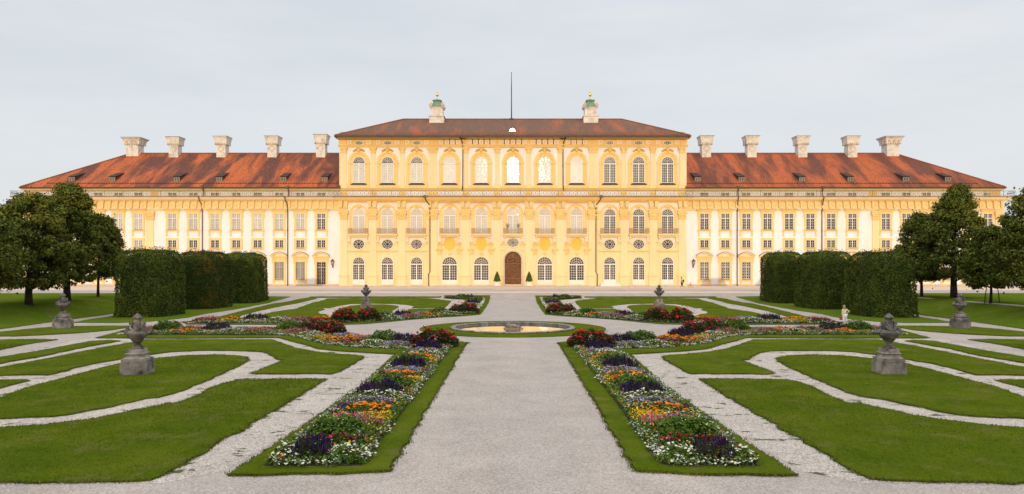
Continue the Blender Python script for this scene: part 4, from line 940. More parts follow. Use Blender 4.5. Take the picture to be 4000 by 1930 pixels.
for s_ in (-1, 1):
    m = MB(); rect(m, P, 2003.7+s_*41, -9, 9, 949.5, 953, .4); rect(m, P, 2003.7+s_*41, -8, 8, 971, 977, .3); rect(m, P, 2003.7+s_*41, -7, 7, 977, 1117, .12); m.build('pilaster_strip', yellow_pale, root)
# main door
c = 2003.7; X = P.x(c)
m = MB(); sp = 1015
pts_o = arch_pts(P, 37, sp, 1115); pts_i = arch_pts(P, 32, sp, 1115)
m.band([(X+a_, b_) for a_, b_ in pts_o], [(X+a_, b_) for a_, b_ in pts_i], DC-.45, DC+.05)
for s_ in (-1, 1): a_, b_ = sorted((s_*31.5, s_*39)); rect(m, P, c, a_, b_, 1105, 1117, .55)
rect(m, P, c, -40, 40, 1114, 1117.8, .8)
dr = m.build('door_frame', stone_pale, root)
m = MB(); m.prism([(X+a_, b_) for a_, b_ in arch_pts(P, 32.2, sp, 1114)][::-1], DC-.12, DC+.02)
dd = m.build('door', wood_door, root)
m = MB()
rect(m, P, c, -1.2, 1.2, 1035, 1113, .22, 0); rect(m, P, c, -32, 32, 1086, 1089, .2, 0); rect(m, P, c, -32, 32, 1028, 1031, .2, 0)
for s_ in (-1, 1):
    for (x0, x1, y0, y1) in ((6,28,1038,1082),(6,28,1092,1110)):
        for a_, b_, d_, e_ in ((x0,x1,y0,y0+1.6),(x0,x1,y1-1.6,y1),(x0,x0+1.6,y0,y1),(x1-1.6,x1,y0,y1)):
            u, v_ = sorted((s_*a_, s_*b_)); rect(m, P, c, u, v_, d_, e_, .19, 0)
    for j in range(9): m.ball((X+s_*P.w(17+3*math.sin(j*1.3)), DC-.14, P.z(1046+j*3.8)), P.w(3.2), 8, sy=.5)
    for j in range(4): m.ball((X+s_*P.w(11+j*4), DC-.14, P.z(1100+2*math.sin(j*2))), P.w(3), 8, sy=.5)
    for j in range(8): a_ = R(15+j*19); m.ball((X+s_*P.w(4+22*math.cos(a_)*.9), DC-.2, P.z(1018)+P.w(17)*math.sin(a_)*.75), P.w(3.6), 8, sy=.6)
    for j in range(5): m.ball((X+s_*P.w(12+4*j), DC-.2, P.z(1023-1.5*j*(j % 2))), P.w(4.5-.4*j), 8, sy=.6)
for j in range(11): m.ball((X+P.w(2.4*math.sin(j*1.1)), DC-.25, P.z(1036+j*3.9)), P.w(2.8), 8, sy=.7)
m.ball((X, DC-.2, P.z(1003)), P.w(8.5), 14, sy=.5, sz=1.1); m.ball((X, DC-.22, P.z(993)), P.w(5), 10, sy=.6); m.ball((X, DC-.2, P.z(1017)), P.w(7), 10, sx=1.5, sy=.6, sz=.6)
m.build('carving', door_carve, dd)
# stone steps at the doors
m = MB()
for c_, w_ in [(x, 52) for x in (1880, 1756.5)]+[(2494.6,40),(2607.4,42),(2128,40),(2252.2,48)]: m.box(P.x(c_-w_), P.x(c_+w_), DC-1.1, DC, 1.32, P.z(1113.5))
m.build('doorstep', stone_pale, root)
m = MB(); m.box(P.x(2381.8-40), P.x(2381.8+38), DC-1.5, DC, 1.32, P.z(1112)); m.box(P.x(2381.8-37), P.x(2381.8+36), DC-1.1, DC, P.z(1112), P.z(1106.5)); m.build('doorstep', bars, root)
# roof of the central block
ye = PU.D-1.85; Pe = Pl(ye); ze = Pe.z(528.5); x0, x1 = Pe.x(1308), Pe.x(2696); h = 10.4; rise = H+(HY-466.5)/FP*(ye+h)-ze; slc = rise/h
ro_ = hip_roof(root, roof_c, x0, x1, ye, ye+2*h, ze, h, rise)
m = MB(); m.box(x0-.1, x1+.1, ye-.16, ye+.02, ze-.3, ze-.02); m.box(x0-.1, x0+.1, ye, ye+20, ze-.28, ze-.02); m.box(x1-.1, x1+.1, ye, ye+20, ze-.28, ze-.02); m.build('gutter', dkmetal, root)
snow_guard(ro_, x0+.8, x1-.8, ye+.5, ze+.5*slc, .42)
# sunlit roof light with arched hood
yk = ye+2.2; zk = ze+2.2*slc; xk = (2001-CX)*yk/FP; m = MB()
q = [(xk+.62*math.cos(math.pi*i/10), zk+.62*math.sin(math.pi*i/10)) for i in range(11)]
m.prism([(a_*1.0, b_) for a_, b_ in q], yk, yk+1.6); sk = m.build('roof_light', dkmetal, root)
m = MB(); m.add([(xk+(a_-xk)*.8, yk-.03-.0253*(b_-zk), zk+.06+(b_-zk)*.8) for a_, b_ in q], [tuple(range(len(q)))[::-1]]); m.build('pane', gl_sky, sk)
# the two roof turrets
yr = ye+h; zr = ze+rise
for c_ in (1705.5, 2308):
    yt = yr-1.0; tx = (c_-CX)*(yt-1.2)/FP; zb = zr-.35; sc = (yt-1.2)/FP; Z = lambda py: H+(HY-py)*sc
    b1 = 1.35; m = MB(); m.box(tx-b1, tx+b1, yt-b1, yt+b1, zb-1, Z(454)); m.box(tx-b1-.13, tx+b1+.13, yt-b1-.13, yt+b1+.13, Z(454), Z(453)); m.frustum(b1-.05, b1-.05, Z(453), 1.12, 1.12, Z(450), tx, yt); m.box(tx-1.1, tx+1.1, yt-1.1, yt+1.1, Z(450), Z(421)); 
    m.frustum(1.1, 1.1, Z(421), 1.25, 1.25, Z(416), tx, yt)
    tu = m.build('turret', chim, root)
    m = MB()
    for sx_ in (-1, 1):
        for sy_ in (-1, 1): m.frustum(.16, .16, Z(421), .34, .34, Z(409), tx+sx_*1.12, yt+sy_*1.12)
    m.box(tx-.62, tx-.55, yt-1.13, yt-1.09, Z(446), Z(424)); m.box(tx+.55, tx+.62, yt-1.13, yt-1.09, Z(446), Z(424)); m.box(tx-.55, tx+.55, yt-1.13, yt-1.09, Z(425.5), Z(424)); m.box(tx-.55, tx+.55, yt-1.13, yt-1.09, Z(446), Z(444.5))
    m.build('corner_block', stone_pale, tu)
    m = MB(); pr = [(1.2,Z(415)),(1.12,Z(412)),(.95,Z(406)),(.72,Z(400)),(.66,Z(396)),(.66,Z(394))]
    for (a_, z0), (b_, z1) in zip(pr, pr[1:]): m.frustum(a_, a_, z0, b_, b_, z1, tx, yt)
    m.frustum(.66, .66, Z(394), .86, .86, Z(389), tx, yt); m.frustum(.86, .86, Z(389), .42, .42, Z(384.5), tx, yt); m.frustum(.42, .42, Z(384.5), .12, .12, Z(383), tx, yt)
    m.build('copper_dome', patina, tu)
    m = MB(); m.lathe([(.16,Z(383)),(.2,Z(381)),(.09,Z(379)),(.1,Z(370)),(.18,Z(369.5)),(.3,Z(367)),(.26,Z(362)),(.1,Z(360)),(.06,Z(357)),(.17,Z(355)),(.1,Z(351.5)),(.04,Z(350)),(.08,Z(347.5)),(.03,Z(346)),(.06,Z(340)),(.02,Z(339)),(.015,Z(337))], tx, yt, 12)
    for sx_ in (-1, 1):
        for sy_ in (-1, 1): m.ball((tx+sx_*1.12, yt+sy_*1.12, Z(401.5)), .17, 10); m.tube((tx+sx_*1.12, yt+sy_*1.12, Z(409)), (tx+sx_*1.12, yt+sy_*1.12, Z(404)), .09, .05)
    m.build('finial', gold, tu)
# downpipes of the block
for s_ in (0, 1):
    f_ = (lambda x: x) if s_ == 0 else mir
    pipe(root, PU, [(f_(1799),533,1.5),(f_(1800),540,1.5),(f_(1806),556,.6),(f_(1808.5),575,.32),(f_(1808.5),650,.32),(f_(1808),734,.5),(f_(1806),745,.5)])
    pipe(root, P, [(f_(1664),771,1.7),(f_(1666),782,1.6),(f_(1676),797,.8),(f_(1680.5),803,.5),(f_(1680.5),900,.45),(f_(1680.5),1062,.45),(f_(1676),1072,.75),(f_(1676.5),1117,.7)])
# flagpole
fy = yr; fx = (1998-CX)*fy/FP; zz = lambda py: H+(HY-py)*fy/FP
fp = empty('flagpole', (fx, fy, zr)); m = MB(); m.path([(0,0,-.3),(0,0,zz(360)-zr),(0,0,zz(285)-zr)], [.11,.09,.05], 8); m.build('pole', iron, fp)
m = MB(); m.ball((0,0,zz(284)-zr), .13, 10, sz=.5); m.build('finial', iron, fp); m = MB(); m.box(-.35,.35,-.3,.3,-.1,.18); m.box(-1.6,-.9,-.2,.2,-.1,.12); m.build('base_plate', dkmetal, fp)
tag(fp, 'tall bare flagpole rising from the middle of the central roof ridge', 'flagpole')

# wall lanterns
def lantern():
    r = empty('wall_lantern'); m = MB(); m.path([(0,.45,-.75),(0,.1,-.85),(0,0,-.55)], .035); m.box(-.1,.1,.4,.47,-1.0,-.6); m.ball((0,.1,-.85), .09, 8); m.build('bracket', iron, r)
    m = MB(); m.lathe([(.02,.62),(.06,.55),(.05,.5),(.12,.42),(.36,.2),(.36,.16),(.3,.14)][::-1], n=6); m.build('hood', iron, r)
    m = MB(); m.lathe([(.16,-.5),(.27,.14)], n=6); m.build('glass', gl_grey, r)
    m = MB()
    for i in range(6): a = math.pi*i/3; m.tube((.165*math.cos(a),.165*math.sin(a),-.5), (.275*math.cos(a),.275*math.sin(a),.14), .018, n=4)
    m.lathe([(.05,-.6),(.18,-.54),(.18,-.48)], n=6); m.build('cage', iron, r); return r
l1 = lantern(); l2 = copy_tree(l1)
for o, px, lb in ((l1,1301,'black wall lantern on the left wing between the last window and the central block'),(l2,2707,'black wall lantern on the right wing, above the cycling child')):
    o.location = (PW.x(px), D0-.46, PW.z(1024)); tag(o, lb, 'wall lantern', 'wall lanterns beside the central block')
# scroll lamp-like iron ornaments on the middle balcony
for s_, lb in ((-1, 'left'), (1, 'right')):
    m = MB(); X = P.x(2003.7+s_*21.5); Zc = P.z(881); pts_ = [(X+.28*math.cos(R(a_)), DC-.85, Zc+.28*math.sin(R(a_))) for a_ in range(-60, 301, 30)]
    m.path(pts_, .035, 5); m.path([(X,DC-.85,P.z(914)),(X,DC-.85,Zc-.25)], .03, 5); m.ball((X,DC-.85,Zc-.3), .1, 8); m.ball((X,DC-.85,Zc), .12, 8)
    o = m.build('balcony_lamp', iron); tag(o, 'round wrought iron lamp on the balcony above the door, the %s one of the pair' % lb, 'lamp', 'lamps on the middle balcony')

# ------------------------------------------------------------------ foliage
leaf_tree = mat('linden leaves', (0.070,0.092,0.016), (0.155,0.160,0.026), 0.7, 0.75, spec=0.05, island=0.45, lo=.35, hi=.7)
leaf_hedge = mat('hornbeam leaves', (0.040,0.064,0.012), (0.105,0.125,0.020), 0.9, 0.75, spec=0.05, island=0.45)
leaf_rust = mat('hornbeam leaves turning', (0.045,0.066,0.012), (0.21,0.115,0.025), 0.7, 0.75, spec=0.05, island=0.4, lo=.50, hi=.86)
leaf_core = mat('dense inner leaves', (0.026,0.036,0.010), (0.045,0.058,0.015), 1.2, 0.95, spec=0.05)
bark = mat('bark', (0.060,0.045,0.033), (0.028,0.021,0.016), 5, 0.95, bump=0.8, bscale=10)
def tree(x, y, ztop, rad, trunk_r, seed, clear=2.0, cone=0.0, name='linden_tree', n=9000, dx=0, leaf=0.2):
    rng = np.random.default_rng(seed); z0 = hgt(x, y); r = empty(name, (x, y, z0)); Ht = ztop-z0; ch = Ht-clear
    m = MB(); rr = random.Random(seed)
    pts_ = [(0,0,-.2),(.0,0,.15),(.06*rr.uniform(-1,1),0,clear*.6),(dx*.3,.1,clear+ch*.3),(dx*.6,0,clear+ch*.62),(dx,0,clear+ch*.9)]
    m.path(pts_, [trunk_r*1.6,trunk_r*1.1,trunk_r*.92,trunk_r*.65,trunk_r*.35,.03], 9)
    def prof(t):       # crown radius at height fraction t
        e = math.sqrt(max(0, 1-((t-.38)/.64)**2)) if t > .38 else math.sqrt(max(0, 1-((t-.38)/.45)**2))
        c = min(1, t/.2+.25)*(1-t)**.92*1.14
        return rad*((1-cone)*e+cone*min(c, 1.05))
    cl = []
    nc = int(90+rad*ch*2.6)
    for i in range(nc):
        t = rng.random()**.9; a = rng.random()*2*math.pi; q = prof(t)*(0.35+0.65*math.sqrt(rng.random()))*(1+0.16*noise.noise(Vector((math.cos(a)*1.5, math.sin(a)*1.5, t*4+seed))))
        cl.append((q*math.cos(a)+dx*t, q*math.sin(a), clear*.92+ch*(.02+t*.96)-.12*q))
    cl = np.array(cl); 
    for i in range(0, nc, 6):
        c = Vector(cl[i]); b0 = Vector((dx*.5, 0, max(clear*.8, c.z-.35*math.hypot(c.x, c.y)-.6))); m.path([b0, b0.lerp(c, .5)+Vector((0,0,.1)), c], [trunk_r*.28, trunk_r*.18, .02], 5)
    m.build('trunk', bark, r)
    per = max(1, n//nc); C = np.repeat(cl, per, 0); d = rng.normal(size=C.shape); d /= np.linalg.norm(d, axis=1)[:, None]
    sz = rng.uniform(.55, 1.15, size=nc)*(0.62+0.05*rad); cr = np.repeat(sz, per)[:, None]
    C = C+d*cr*np.array([1,1,.72])*rng.uniform(.55,1.05,size=(len(C),1))
    C = np.concatenate([C, cl[rng.integers(0, nc, n//14)]+rng.normal(size=(n//14,3))*np.array([.45,.45,.35])])
    nn = np.concatenate([d, rng.normal(size=(n//14,3))]); nn[:, 2] += .5
    V, F = cards(C, rng.uniform(leaf*.55, leaf*1.25, size=len(C)), nn, 0.62)
    o = link('crown', np_mesh('crown', V, F), leaf_tree, r)
    return r
TR = 'lindens in rows beside the parterre'
specs = [
 ('L', 69.9, 112, 753, 4.3, .34, 0.15, 1.9, 14000, 'broad round linden, the largest crown left of the clipped hedges', .4),
 ('L', 77.0, 262, 714, 3.7, .36, 0.3, 2.1, 13000, 'tall linden rising behind the broad round one on the left lawn', 0.1),
 ('L', 84.6, 383, 835, 2.8, .15, 0.25, 2.6, 8000, 'slim young linden closest to the left clipped hedges', .1),
 ('L', 62.6, -112, 800, 4.2, .3, 0.1, 1.5, 8000, 'linden cut by the left edge of the picture', .2),
 ('R', 85.5, 3600, 827, 3.4, .17, 0.55, 2.3, 9000, 'narrow linden with a thin trunk next to the right clipped hedges', -.3),
 ('R', 80.7, 3726, 722, 4.5, .36, 0.75, 2.4, 15000, 'tall conical linden with a thick trunk on the right lawn', .3),
 ('R', 71.8, 3870, 885, 2.9, .13, 0.35, 1.8, 7000, 'small young linden held by two stakes on the right lawn', .2),
 ('R', 63.5, 4085, 705, 4.6, .33, 0.4, 2.2, 12000, 'large linden cut by the right edge of the picture', .2)]
for i, (sd_, d, px, top, rad, tr, cone, clear, n, lb, dx) in enumerate(specs):
    x = (px-CX)*d/FP; zt = H+(HY-top)*d/FP
    t = tree(x, d, zt, rad, tr, 40+i, clear, cone, n=int(n*2.6), dx=dx, leaf=.135); tag(t, lb, 'tree', TR)
x = (3870-CX)*71.8/FP
for s_ in (-1, 1):
    m = MB(); m.tube((0,0,-.1), (s_*-.25,0,1.9), .045, .04); o = m.build('tree_stake', bark); o.location = (x+s_*.75, 71.6, 1.32); tag(o, 'wooden stake leaning against the young linden, the %s of two' % ('left' if s_ < 0 else 'right'), 'stake', 'stakes of the young tree')
# far trees beyond the wings
for i, (px, d, top, rad) in enumerate(((-60,260,800,14),(30,300,828,11),(3965,250,868,10),(4060,240,840,14))):
    x = (px-CX)*d/FP; t = tree(x, d, H+(HY-top)*d/FP, rad, .5, 90+i, 2.0, .1, name='distant_tree', n=7000, leaf=.6)
    tag(t, ('dark distant tree behind the left end of the palace, cut by the picture edge','distant tree just left of the left wing','distant tree showing just right of the right wing','distant tree behind the linden at the right edge')[i], 'tree', 'distant trees beyond the palace')
# clipped hedges
def hedge(x0, x1, y0, y1, ztop, seed, flare=.25, m_=None):
    cx, cy = (x0+x1)/2, (y0+y1)/2; r = empty('clipped_hedge', (cx, cy, hgt(cx, cy)-.02)); a, b = (x1-x0)/2, (y1-y0)/2; h = ztop-hgt(cx, cy)
    rng = np.random.default_rng(seed)
    def sup(u, v_): 
        e = .42; f = lambda t: np.sign(t)*np.abs(t)**e; return f(np.cos(u)), f(np.sin(u))
    n = 60; V = []; rings = [(0,1.0),(.3,1.0),(.6,.99),(.82,.95),(.92,.86),(.97,.72),(.99,.5),(1.01,.01)]
    for t, s_ in rings:
        for i in range(n):
            c, q = sup(2*np.pi*i/n, 0); fl = 1+flare*(1-min(t,1))*.28
            V.append((c*(a-.22)*s_*fl, q*(b-.22)*s_*fl, (h-.22)*min(t,1)))
    F = [(k*n+i, k*n+(i+1) % n, (k+1)*n+(i+1) % n, (k+1)*n+i) for k in range(len(rings)-1) for i in range(n)]
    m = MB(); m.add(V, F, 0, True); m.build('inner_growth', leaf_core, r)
    area = 4*(a+b)*h; k = int(area*150); u = rng.random(k)*2*np.pi
    # even distribution along the perimeter
    per = 4*(a+b); s = rng.random(k)*per; xs = np.where(s < 2*a, s-a, np.where(s < 2*a+2*b, a, np.where(s < 4*a+2*b, a-(s-2*a-2*b), -a))); ys = np.where(s < 2*a, -b, np.where(s < 2*a+2*b, s-2*a-b, np.where(s < 4*a+2*b, b, b-(s-4*a-2*b))))
    nx = np.where(np.abs(np.abs(xs)-a) < 1e-6, np.sign(xs), 0.); ny = np.where(np.abs(np.abs(ys)-b) < 1e-6, np.sign(ys), 0.)
    rc = 1.15; # round the corners
    ax = np.clip(xs, -(a-rc), a-rc); ay = np.clip(ys, -(b-rc), b-rc); dv = np.stack([xs-ax, ys-ay], 1); dl = np.linalg.norm(dv, axis=1)+1e-9; dv /= dl[:, None]; xs = ax+dv[:, 0]*rc; ys = ay+dv[:, 1]*rc
    z = rng.random(k)*h; fl = 1+flare*(1-z/h)*.28; top = np.clip((z-(h-.9))/.9, 0, 1); inn = .75*top**2.2
    wob = np.array([noise.noise(Vector((xx*.7+seed, yy*.7, zz*.7)))*.16+noise.noise(Vector((xx*2.2+seed, yy*2.2, zz*2.2)))*.09 for xx, yy, zz in zip(xs, ys, z)])+rng.normal(size=k)*.06
    C = np.stack([xs*fl+dv[:, 0]*(wob-inn), ys*fl+dv[:, 1]*(wob-inn), z], 1); Nn = np.stack([dv[:, 0], dv[:, 1], .45+top], 1)
    kt = int(4*a*b*150); xt = rng.uniform(-a+.5, a-.5, kt); yt = rng.uniform(-b+.5, b-.5, kt)
    edge_ = np.maximum(np.clip((np.abs(xt)-(a-1.1))/.6, 0, 1), np.clip((np.abs(yt)-(b-1.1))/.6, 0, 1)); zt = h-.22*edge_**2+rng.normal(size=kt)*.07+np.array([noise.noise(Vector((q*.9+seed, w_*.9, 1)))*.16 for q, w_ in zip(xt, yt)])
    ks = int(kt*.05); zt[:ks] += rng.uniform(.1, .4, ks)
    C = np.concatenate([C, np.stack([xt, yt, zt], 1)]); Nn = np.concatenate([Nn, np.tile([0, 0, 1.], (kt, 1))])
    V, F = cards(C, rng.uniform(.045, .118, size=len(C)), Nn, .6); o = link('leaves', np_mesh('leaves', V, F), m_ or leaf_hedge, r)
    return r
HG = 'clipped hornbeam blocks beside the parterre'
for args, lb in (((-38.0,-33.6,69.3,75.3,6.4,1), 'big rounded dark green hedge block, nearest on the left'), ((-38.1,-33.8,81.8,88.3,6.45,2,.2,leaf_rust), 'hedge block with rusty orange tips, middle of the left row'), ((-38,-33.6,94.4,100.4,6.5,3), 'dark green hedge block nearest the palace on the left'),
                 ((34.3,38.3,69.2,75.6,6.2,4,.75), 'hedge block flaring out at its foot, nearest on the right'), ((34.0,38.4,81.6,88.0,6.45,5,.35), 'dark green hedge block in the middle of the right row'), ((33.9,38.0,94.4,100.4,6.6,6,.15), 'hedge block nearest the palace on the right')):
    tag(hedge(*args), lb, 'hedge', HG)
# potted topiary at the door
def topiary():
    r = empty('potted_tree'); m = MB(); m.frustum(.34,.34,.06,.38,.38,.8)
    for sx_ in (-1,1):
        for sy_ in (-1,1): m.box(sx_*.37-.05, sx_*.37+.05, sy_*.37-.05, sy_*.37+.05, 0, .86); m.ball((sx_*.37, sy_*.37, .9), .06, 8)
    m.box(-.4,.4,-.4,.4,.74,.8); m.build('planter', pot_w, r)
    rng = np.random.default_rng(3); k = 2600; t = rng.random(k)**1.3; a = rng.random(k)*2*np.pi; q = (.60*(1-t)**.75+.03)*np.minimum(1, t*6+.55)*rng.uniform(.82, 1.08, k)
    V, F = cards(np.stack([q*np.cos(a), q*np.sin(a), .82+1.75*t], 1), rng.uniform(.04,.08,k), np.stack([np.cos(a), np.sin(a), np.full(k,.5)], 1))
    link('foliage', np_mesh('foliage', V, F), leaf_top, r)
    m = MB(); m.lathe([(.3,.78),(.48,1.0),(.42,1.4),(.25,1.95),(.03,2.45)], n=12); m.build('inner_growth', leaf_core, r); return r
pot_w = mat('white planter paint', (0.80,0.76,0.70), (0.7,0.66,0.6), 3, .6); leaf_top = mat('box leaves', (0.05,0.10,0.015), (0.09,0.15,0.02), 3, .7, island=.4)
t1 = topiary(); t2 = copy_tree(t1)
for o, px, lb in ((t1,1942,'cone topiary in a white box planter, left of the carved door'),(t2,2067,'cone topiary in a white box planter, right of the carved door')):
    o.location = (PC.x(px)*.985, DC-2.0, 1.33); tag(o, lb, 'potted tree', 'potted trees flanking the door')

# ------------------------------------------------------------------ stone urns
def urn():
    r = empty('stone_urn'); m = MB()
    m.box(-.535,.535,-.535,.535,-.1,.585); m.build('pedestal', stone_ped, r)
    m = MB(); m.box(-.47,.47,-.47,.47,.585,.61); m.box(-.50,.50,-.50,.50,.61,.755); m.frustum(.47,.47,.76,.36,.36,.83); m.frustum(.36,.36,.83,.335,.335,.93); m.frustum(.36,.36,.93,.40,.40,.965); m.frustum(.40,.40,.965,.38,.38,1.01); m.box(-.325,.325,-.325,.325,1.01,1.18); m.build('plinth', stone_ped, r)
    m = MB(); m.lathe([(.29,1.18),(.3,1.2),(.24,1.29),(.15,1.37),(.12,1.41),(.17,1.44),(.14,1.46)], n=24, flute=.05, fl=8)
    m.lathe([(.13,1.45),(.19,1.5),(.25,1.57),(.27,1.6),(.27,1.63)], n=40, flute=.03, fl=20)
    m.lathe([(.27,1.62),(.33,1.66),(.36,1.68),(.38,1.74),(.44,1.8),(.47,1.87),(.46,1.92),(.40,1.96),(.40,2.0),(.3,2.02),(.2,2.03)], n=48, flute=.02, fl=24)
    b = m.build('bowl', stone_old, r)
    m = MB(); m.lathe([(.2,2.0),(.185,2.1),(.17,2.3),(.165,2.56)], n=20); m.build('neck', stone_old, r)
    m = MB(); m.lathe([(.16,2.55),(.225,2.57),(.23,2.61),(.17,2.65),(.14,2.71),(.07,2.75),(.05,2.79),(.01,2.8)], n=20); m.build('lid', stone_old, r)
    for s_ in (-1, 1):
        m = MB(); m.box(s_*.27-.07, s_*.27+.07, -.09, .09, 2.26, 2.42); m.box(s_*.24-.045, s_*.24+.045, -.06, .06, 1.98, 2.27); m.build('handle', stone_old, r)
        m = MB(); rock(m, (s_*.44, 0, 1.98), .13, 3+s_, 1.1, .95, .9); rock(m, (s_*.52, -.04, 1.92), .08, 7+s_, 1.2, .9, .8); m.path([(s_*.40,.0,2.06),(s_*.47,.02,2.12),(s_*.54,0,2.06),(s_*.55,0,1.98),(s_*.50,-.03,1.95)], [.05,.05,.04,.035,.02], 7); m.build('ram_head', stone_old, r)
    for k, a0 in enumerate((-90, 90)):
        m = MB(); pts_ = []
        for i in range(9): t = i/8; a = R(a0-60+120*t); pts_.append((.29*math.cos(a), .29*math.sin(a), 2.22-.20*math.sin(math.pi*t)))
        m.path(pts_, [.03,.045,.055,.065,.07,.065,.055,.045,.03], 8); m.build('garland', stone_old, r)
    m = MB()
    for i in range(24): a = 2*math.pi*i/24; m.ball((.45*math.cos(a), .45*math.sin(a), 1.90), .05, 6, sz=.8)
    m.build('gadroon', stone_old, b)
    return r
U = urn(); us = [U]+[copy_tree(U) for _ in range(5)]
ups = [((537,1470),'large stone urn on a cracked pedestal in the left foreground lawn'),((3472,1468),'large stone urn on a dark pedestal in the right foreground lawn'),((246,1286),'stone urn at the far left, before the grass embankment'),((3750,1286),'stone urn at the far right, before the grass embankment'),((1430,1206),'small looking stone urn in front of the palace, left of the central walk'),((2575,1208),'small looking stone urn in front of the palace, right of the central walk')]
for o, ((px, py), lb) in zip(us, ups): x, y = G(px, py); o.location = (x*(y+.55)/y, y+.55, 0); tag(o, lb, 'urn', 'matching stone urns of the parterre')

# ------------------------------------------------------------------ flower beds
lf = [mat('flower leaves', (0.055,0.105,0.016), (0.105,0.165,0.026), 3, .9, spec=.04, island=.4), mat('dark flower leaves', (0.030,0.036,0.014), (0.055,0.062,0.020), 3, .9, spec=.04, island=.4), mat('grey green leaves', (0.085,0.125,0.045), (0.12,0.16,0.06), 3, .9, spec=.04, island=.35)]
def petal(name, c, isl=.25): return mat(name, c, None, 1, .9, spec=.05, island=isl)
PT = dict(white=petal('white petals', (0.68,0.65,0.51), .25), orange=petal('orange petals', (0.80,0.20,0.01), .2), yellow=petal('yellow petals', (0.72,0.42,0.01)), purple=petal('purple petals', (0.052,0.026,0.10), .6), lilac=petal('lilac petals', (0.40,0.32,0.50), .3), red=petal('red petals', (0.52,0.012,0.014), .35), pink=petal('pink petals', (0.68,0.20,0.24), .3), magenta=petal('magenta petals', (0.38,0.02,0.09), .3), cream=petal('cream petals', (0.68,0.62,0.36), .2))
def domes(C, r, k=6, hgt_=.5):
    n = len(C); a = np.arange(k)*2*np.pi/k; rr = np.asarray(r).reshape(-1, 1, 1)*np.ones((n, 1, 1))
    tl = RNG.normal(size=(n, 1, 2))*.35
    ring = np.stack([np.cos(a), np.sin(a)], 1)[None]*rr; z = (ring*tl).sum(2, keepdims=True)
    rg = np.concatenate([ring, z], 2)+C[:, None]; tp = C[:, None]+np.concatenate([np.zeros((n,1,2)), rr*hgt_], 2)
    V = np.concatenate([rg, tp], 1).reshape(-1, 3); base = (np.arange(n)*(k+1))[:, None]
    F = np.stack([np.concatenate([base+i, base+(i+1) % k, base+k], 1) for i in range(k)], 1).reshape(-1, 3); return V, F
def as_tris(V, F): return V, np.concatenate([F[:, [0,1,2]], F[:, [0,2,3]]])
def spikes(C, h, r):       # thin upright flower spikes: crossed slim kites
    n = len(C); out = []; k = []
    h = np.asarray(h).reshape(-1, 1); lean = RNG.normal(size=(n, 2))*.12
    top = C+np.concatenate([lean*h, h], 1); mid = C+np.concatenate([lean*h*.3, h*.3], 1); V = []; 
    for ang in (0.3, 1.87):
        o = np.array([math.cos(ang), math.sin(ang), 0])*r; V.append(np.stack([C, mid+o, top, mid-o], 1))
    V = np.concatenate(V).reshape(-1, 3); F = np.arange(len(V)).reshape(-1, 4); return as_tris(V, F)
KIND = dict(  # leaf kind, height, [(petal, density per m2, size, form)], leaf density
 salvia=(1, .50, [('purple', 105, .022, 's')], 520, 'deep purple salvia'), zinnia=(0, .38, [('white', 60, .036, 'd')], 420, 'white zinnias'),
 marigold=(0, .34, [('orange', 34, .062, 'd')], 420, 'orange marigolds'), yellowm=(0, .26, [('yellow', 170, .026, 'd')], 420, 'small yellow marigolds'),
 ageratum=(2, .34, [('lilac', 110, .028, 'd'), ('magenta', 10, .035, 'd')], 380, 'lilac ageratum'), bush=(0, .62, [('cream', 14, .02, 'd')], 800, 'leafy green bush'),
 mixed=(0, .36, [('pink', 45, .020, 's'), ('lilac', 30, .028, 'd'), ('red', 14, .035, 'd')], 420, 'pink mixed flowers'),
 redlow=(1, .34, [('red', 45, .032, 'd'), ('magenta', 20, .032, 'd')], 420, 'low red flowers'), edging=(2, .15, [('white', 210, .030, 'd'), ('cream', 40, .03, 'd')], 150, 'white edging flowers'),
 dahlia=(1, 1.05, [('red', 26, .075, 'd'), ('magenta', 10, .06, 'd')], 700, 'tall red dahlias'), petunia=(1, .28, [('purple', 110, .045, 'd')], 250, 'dark purple petunias'))
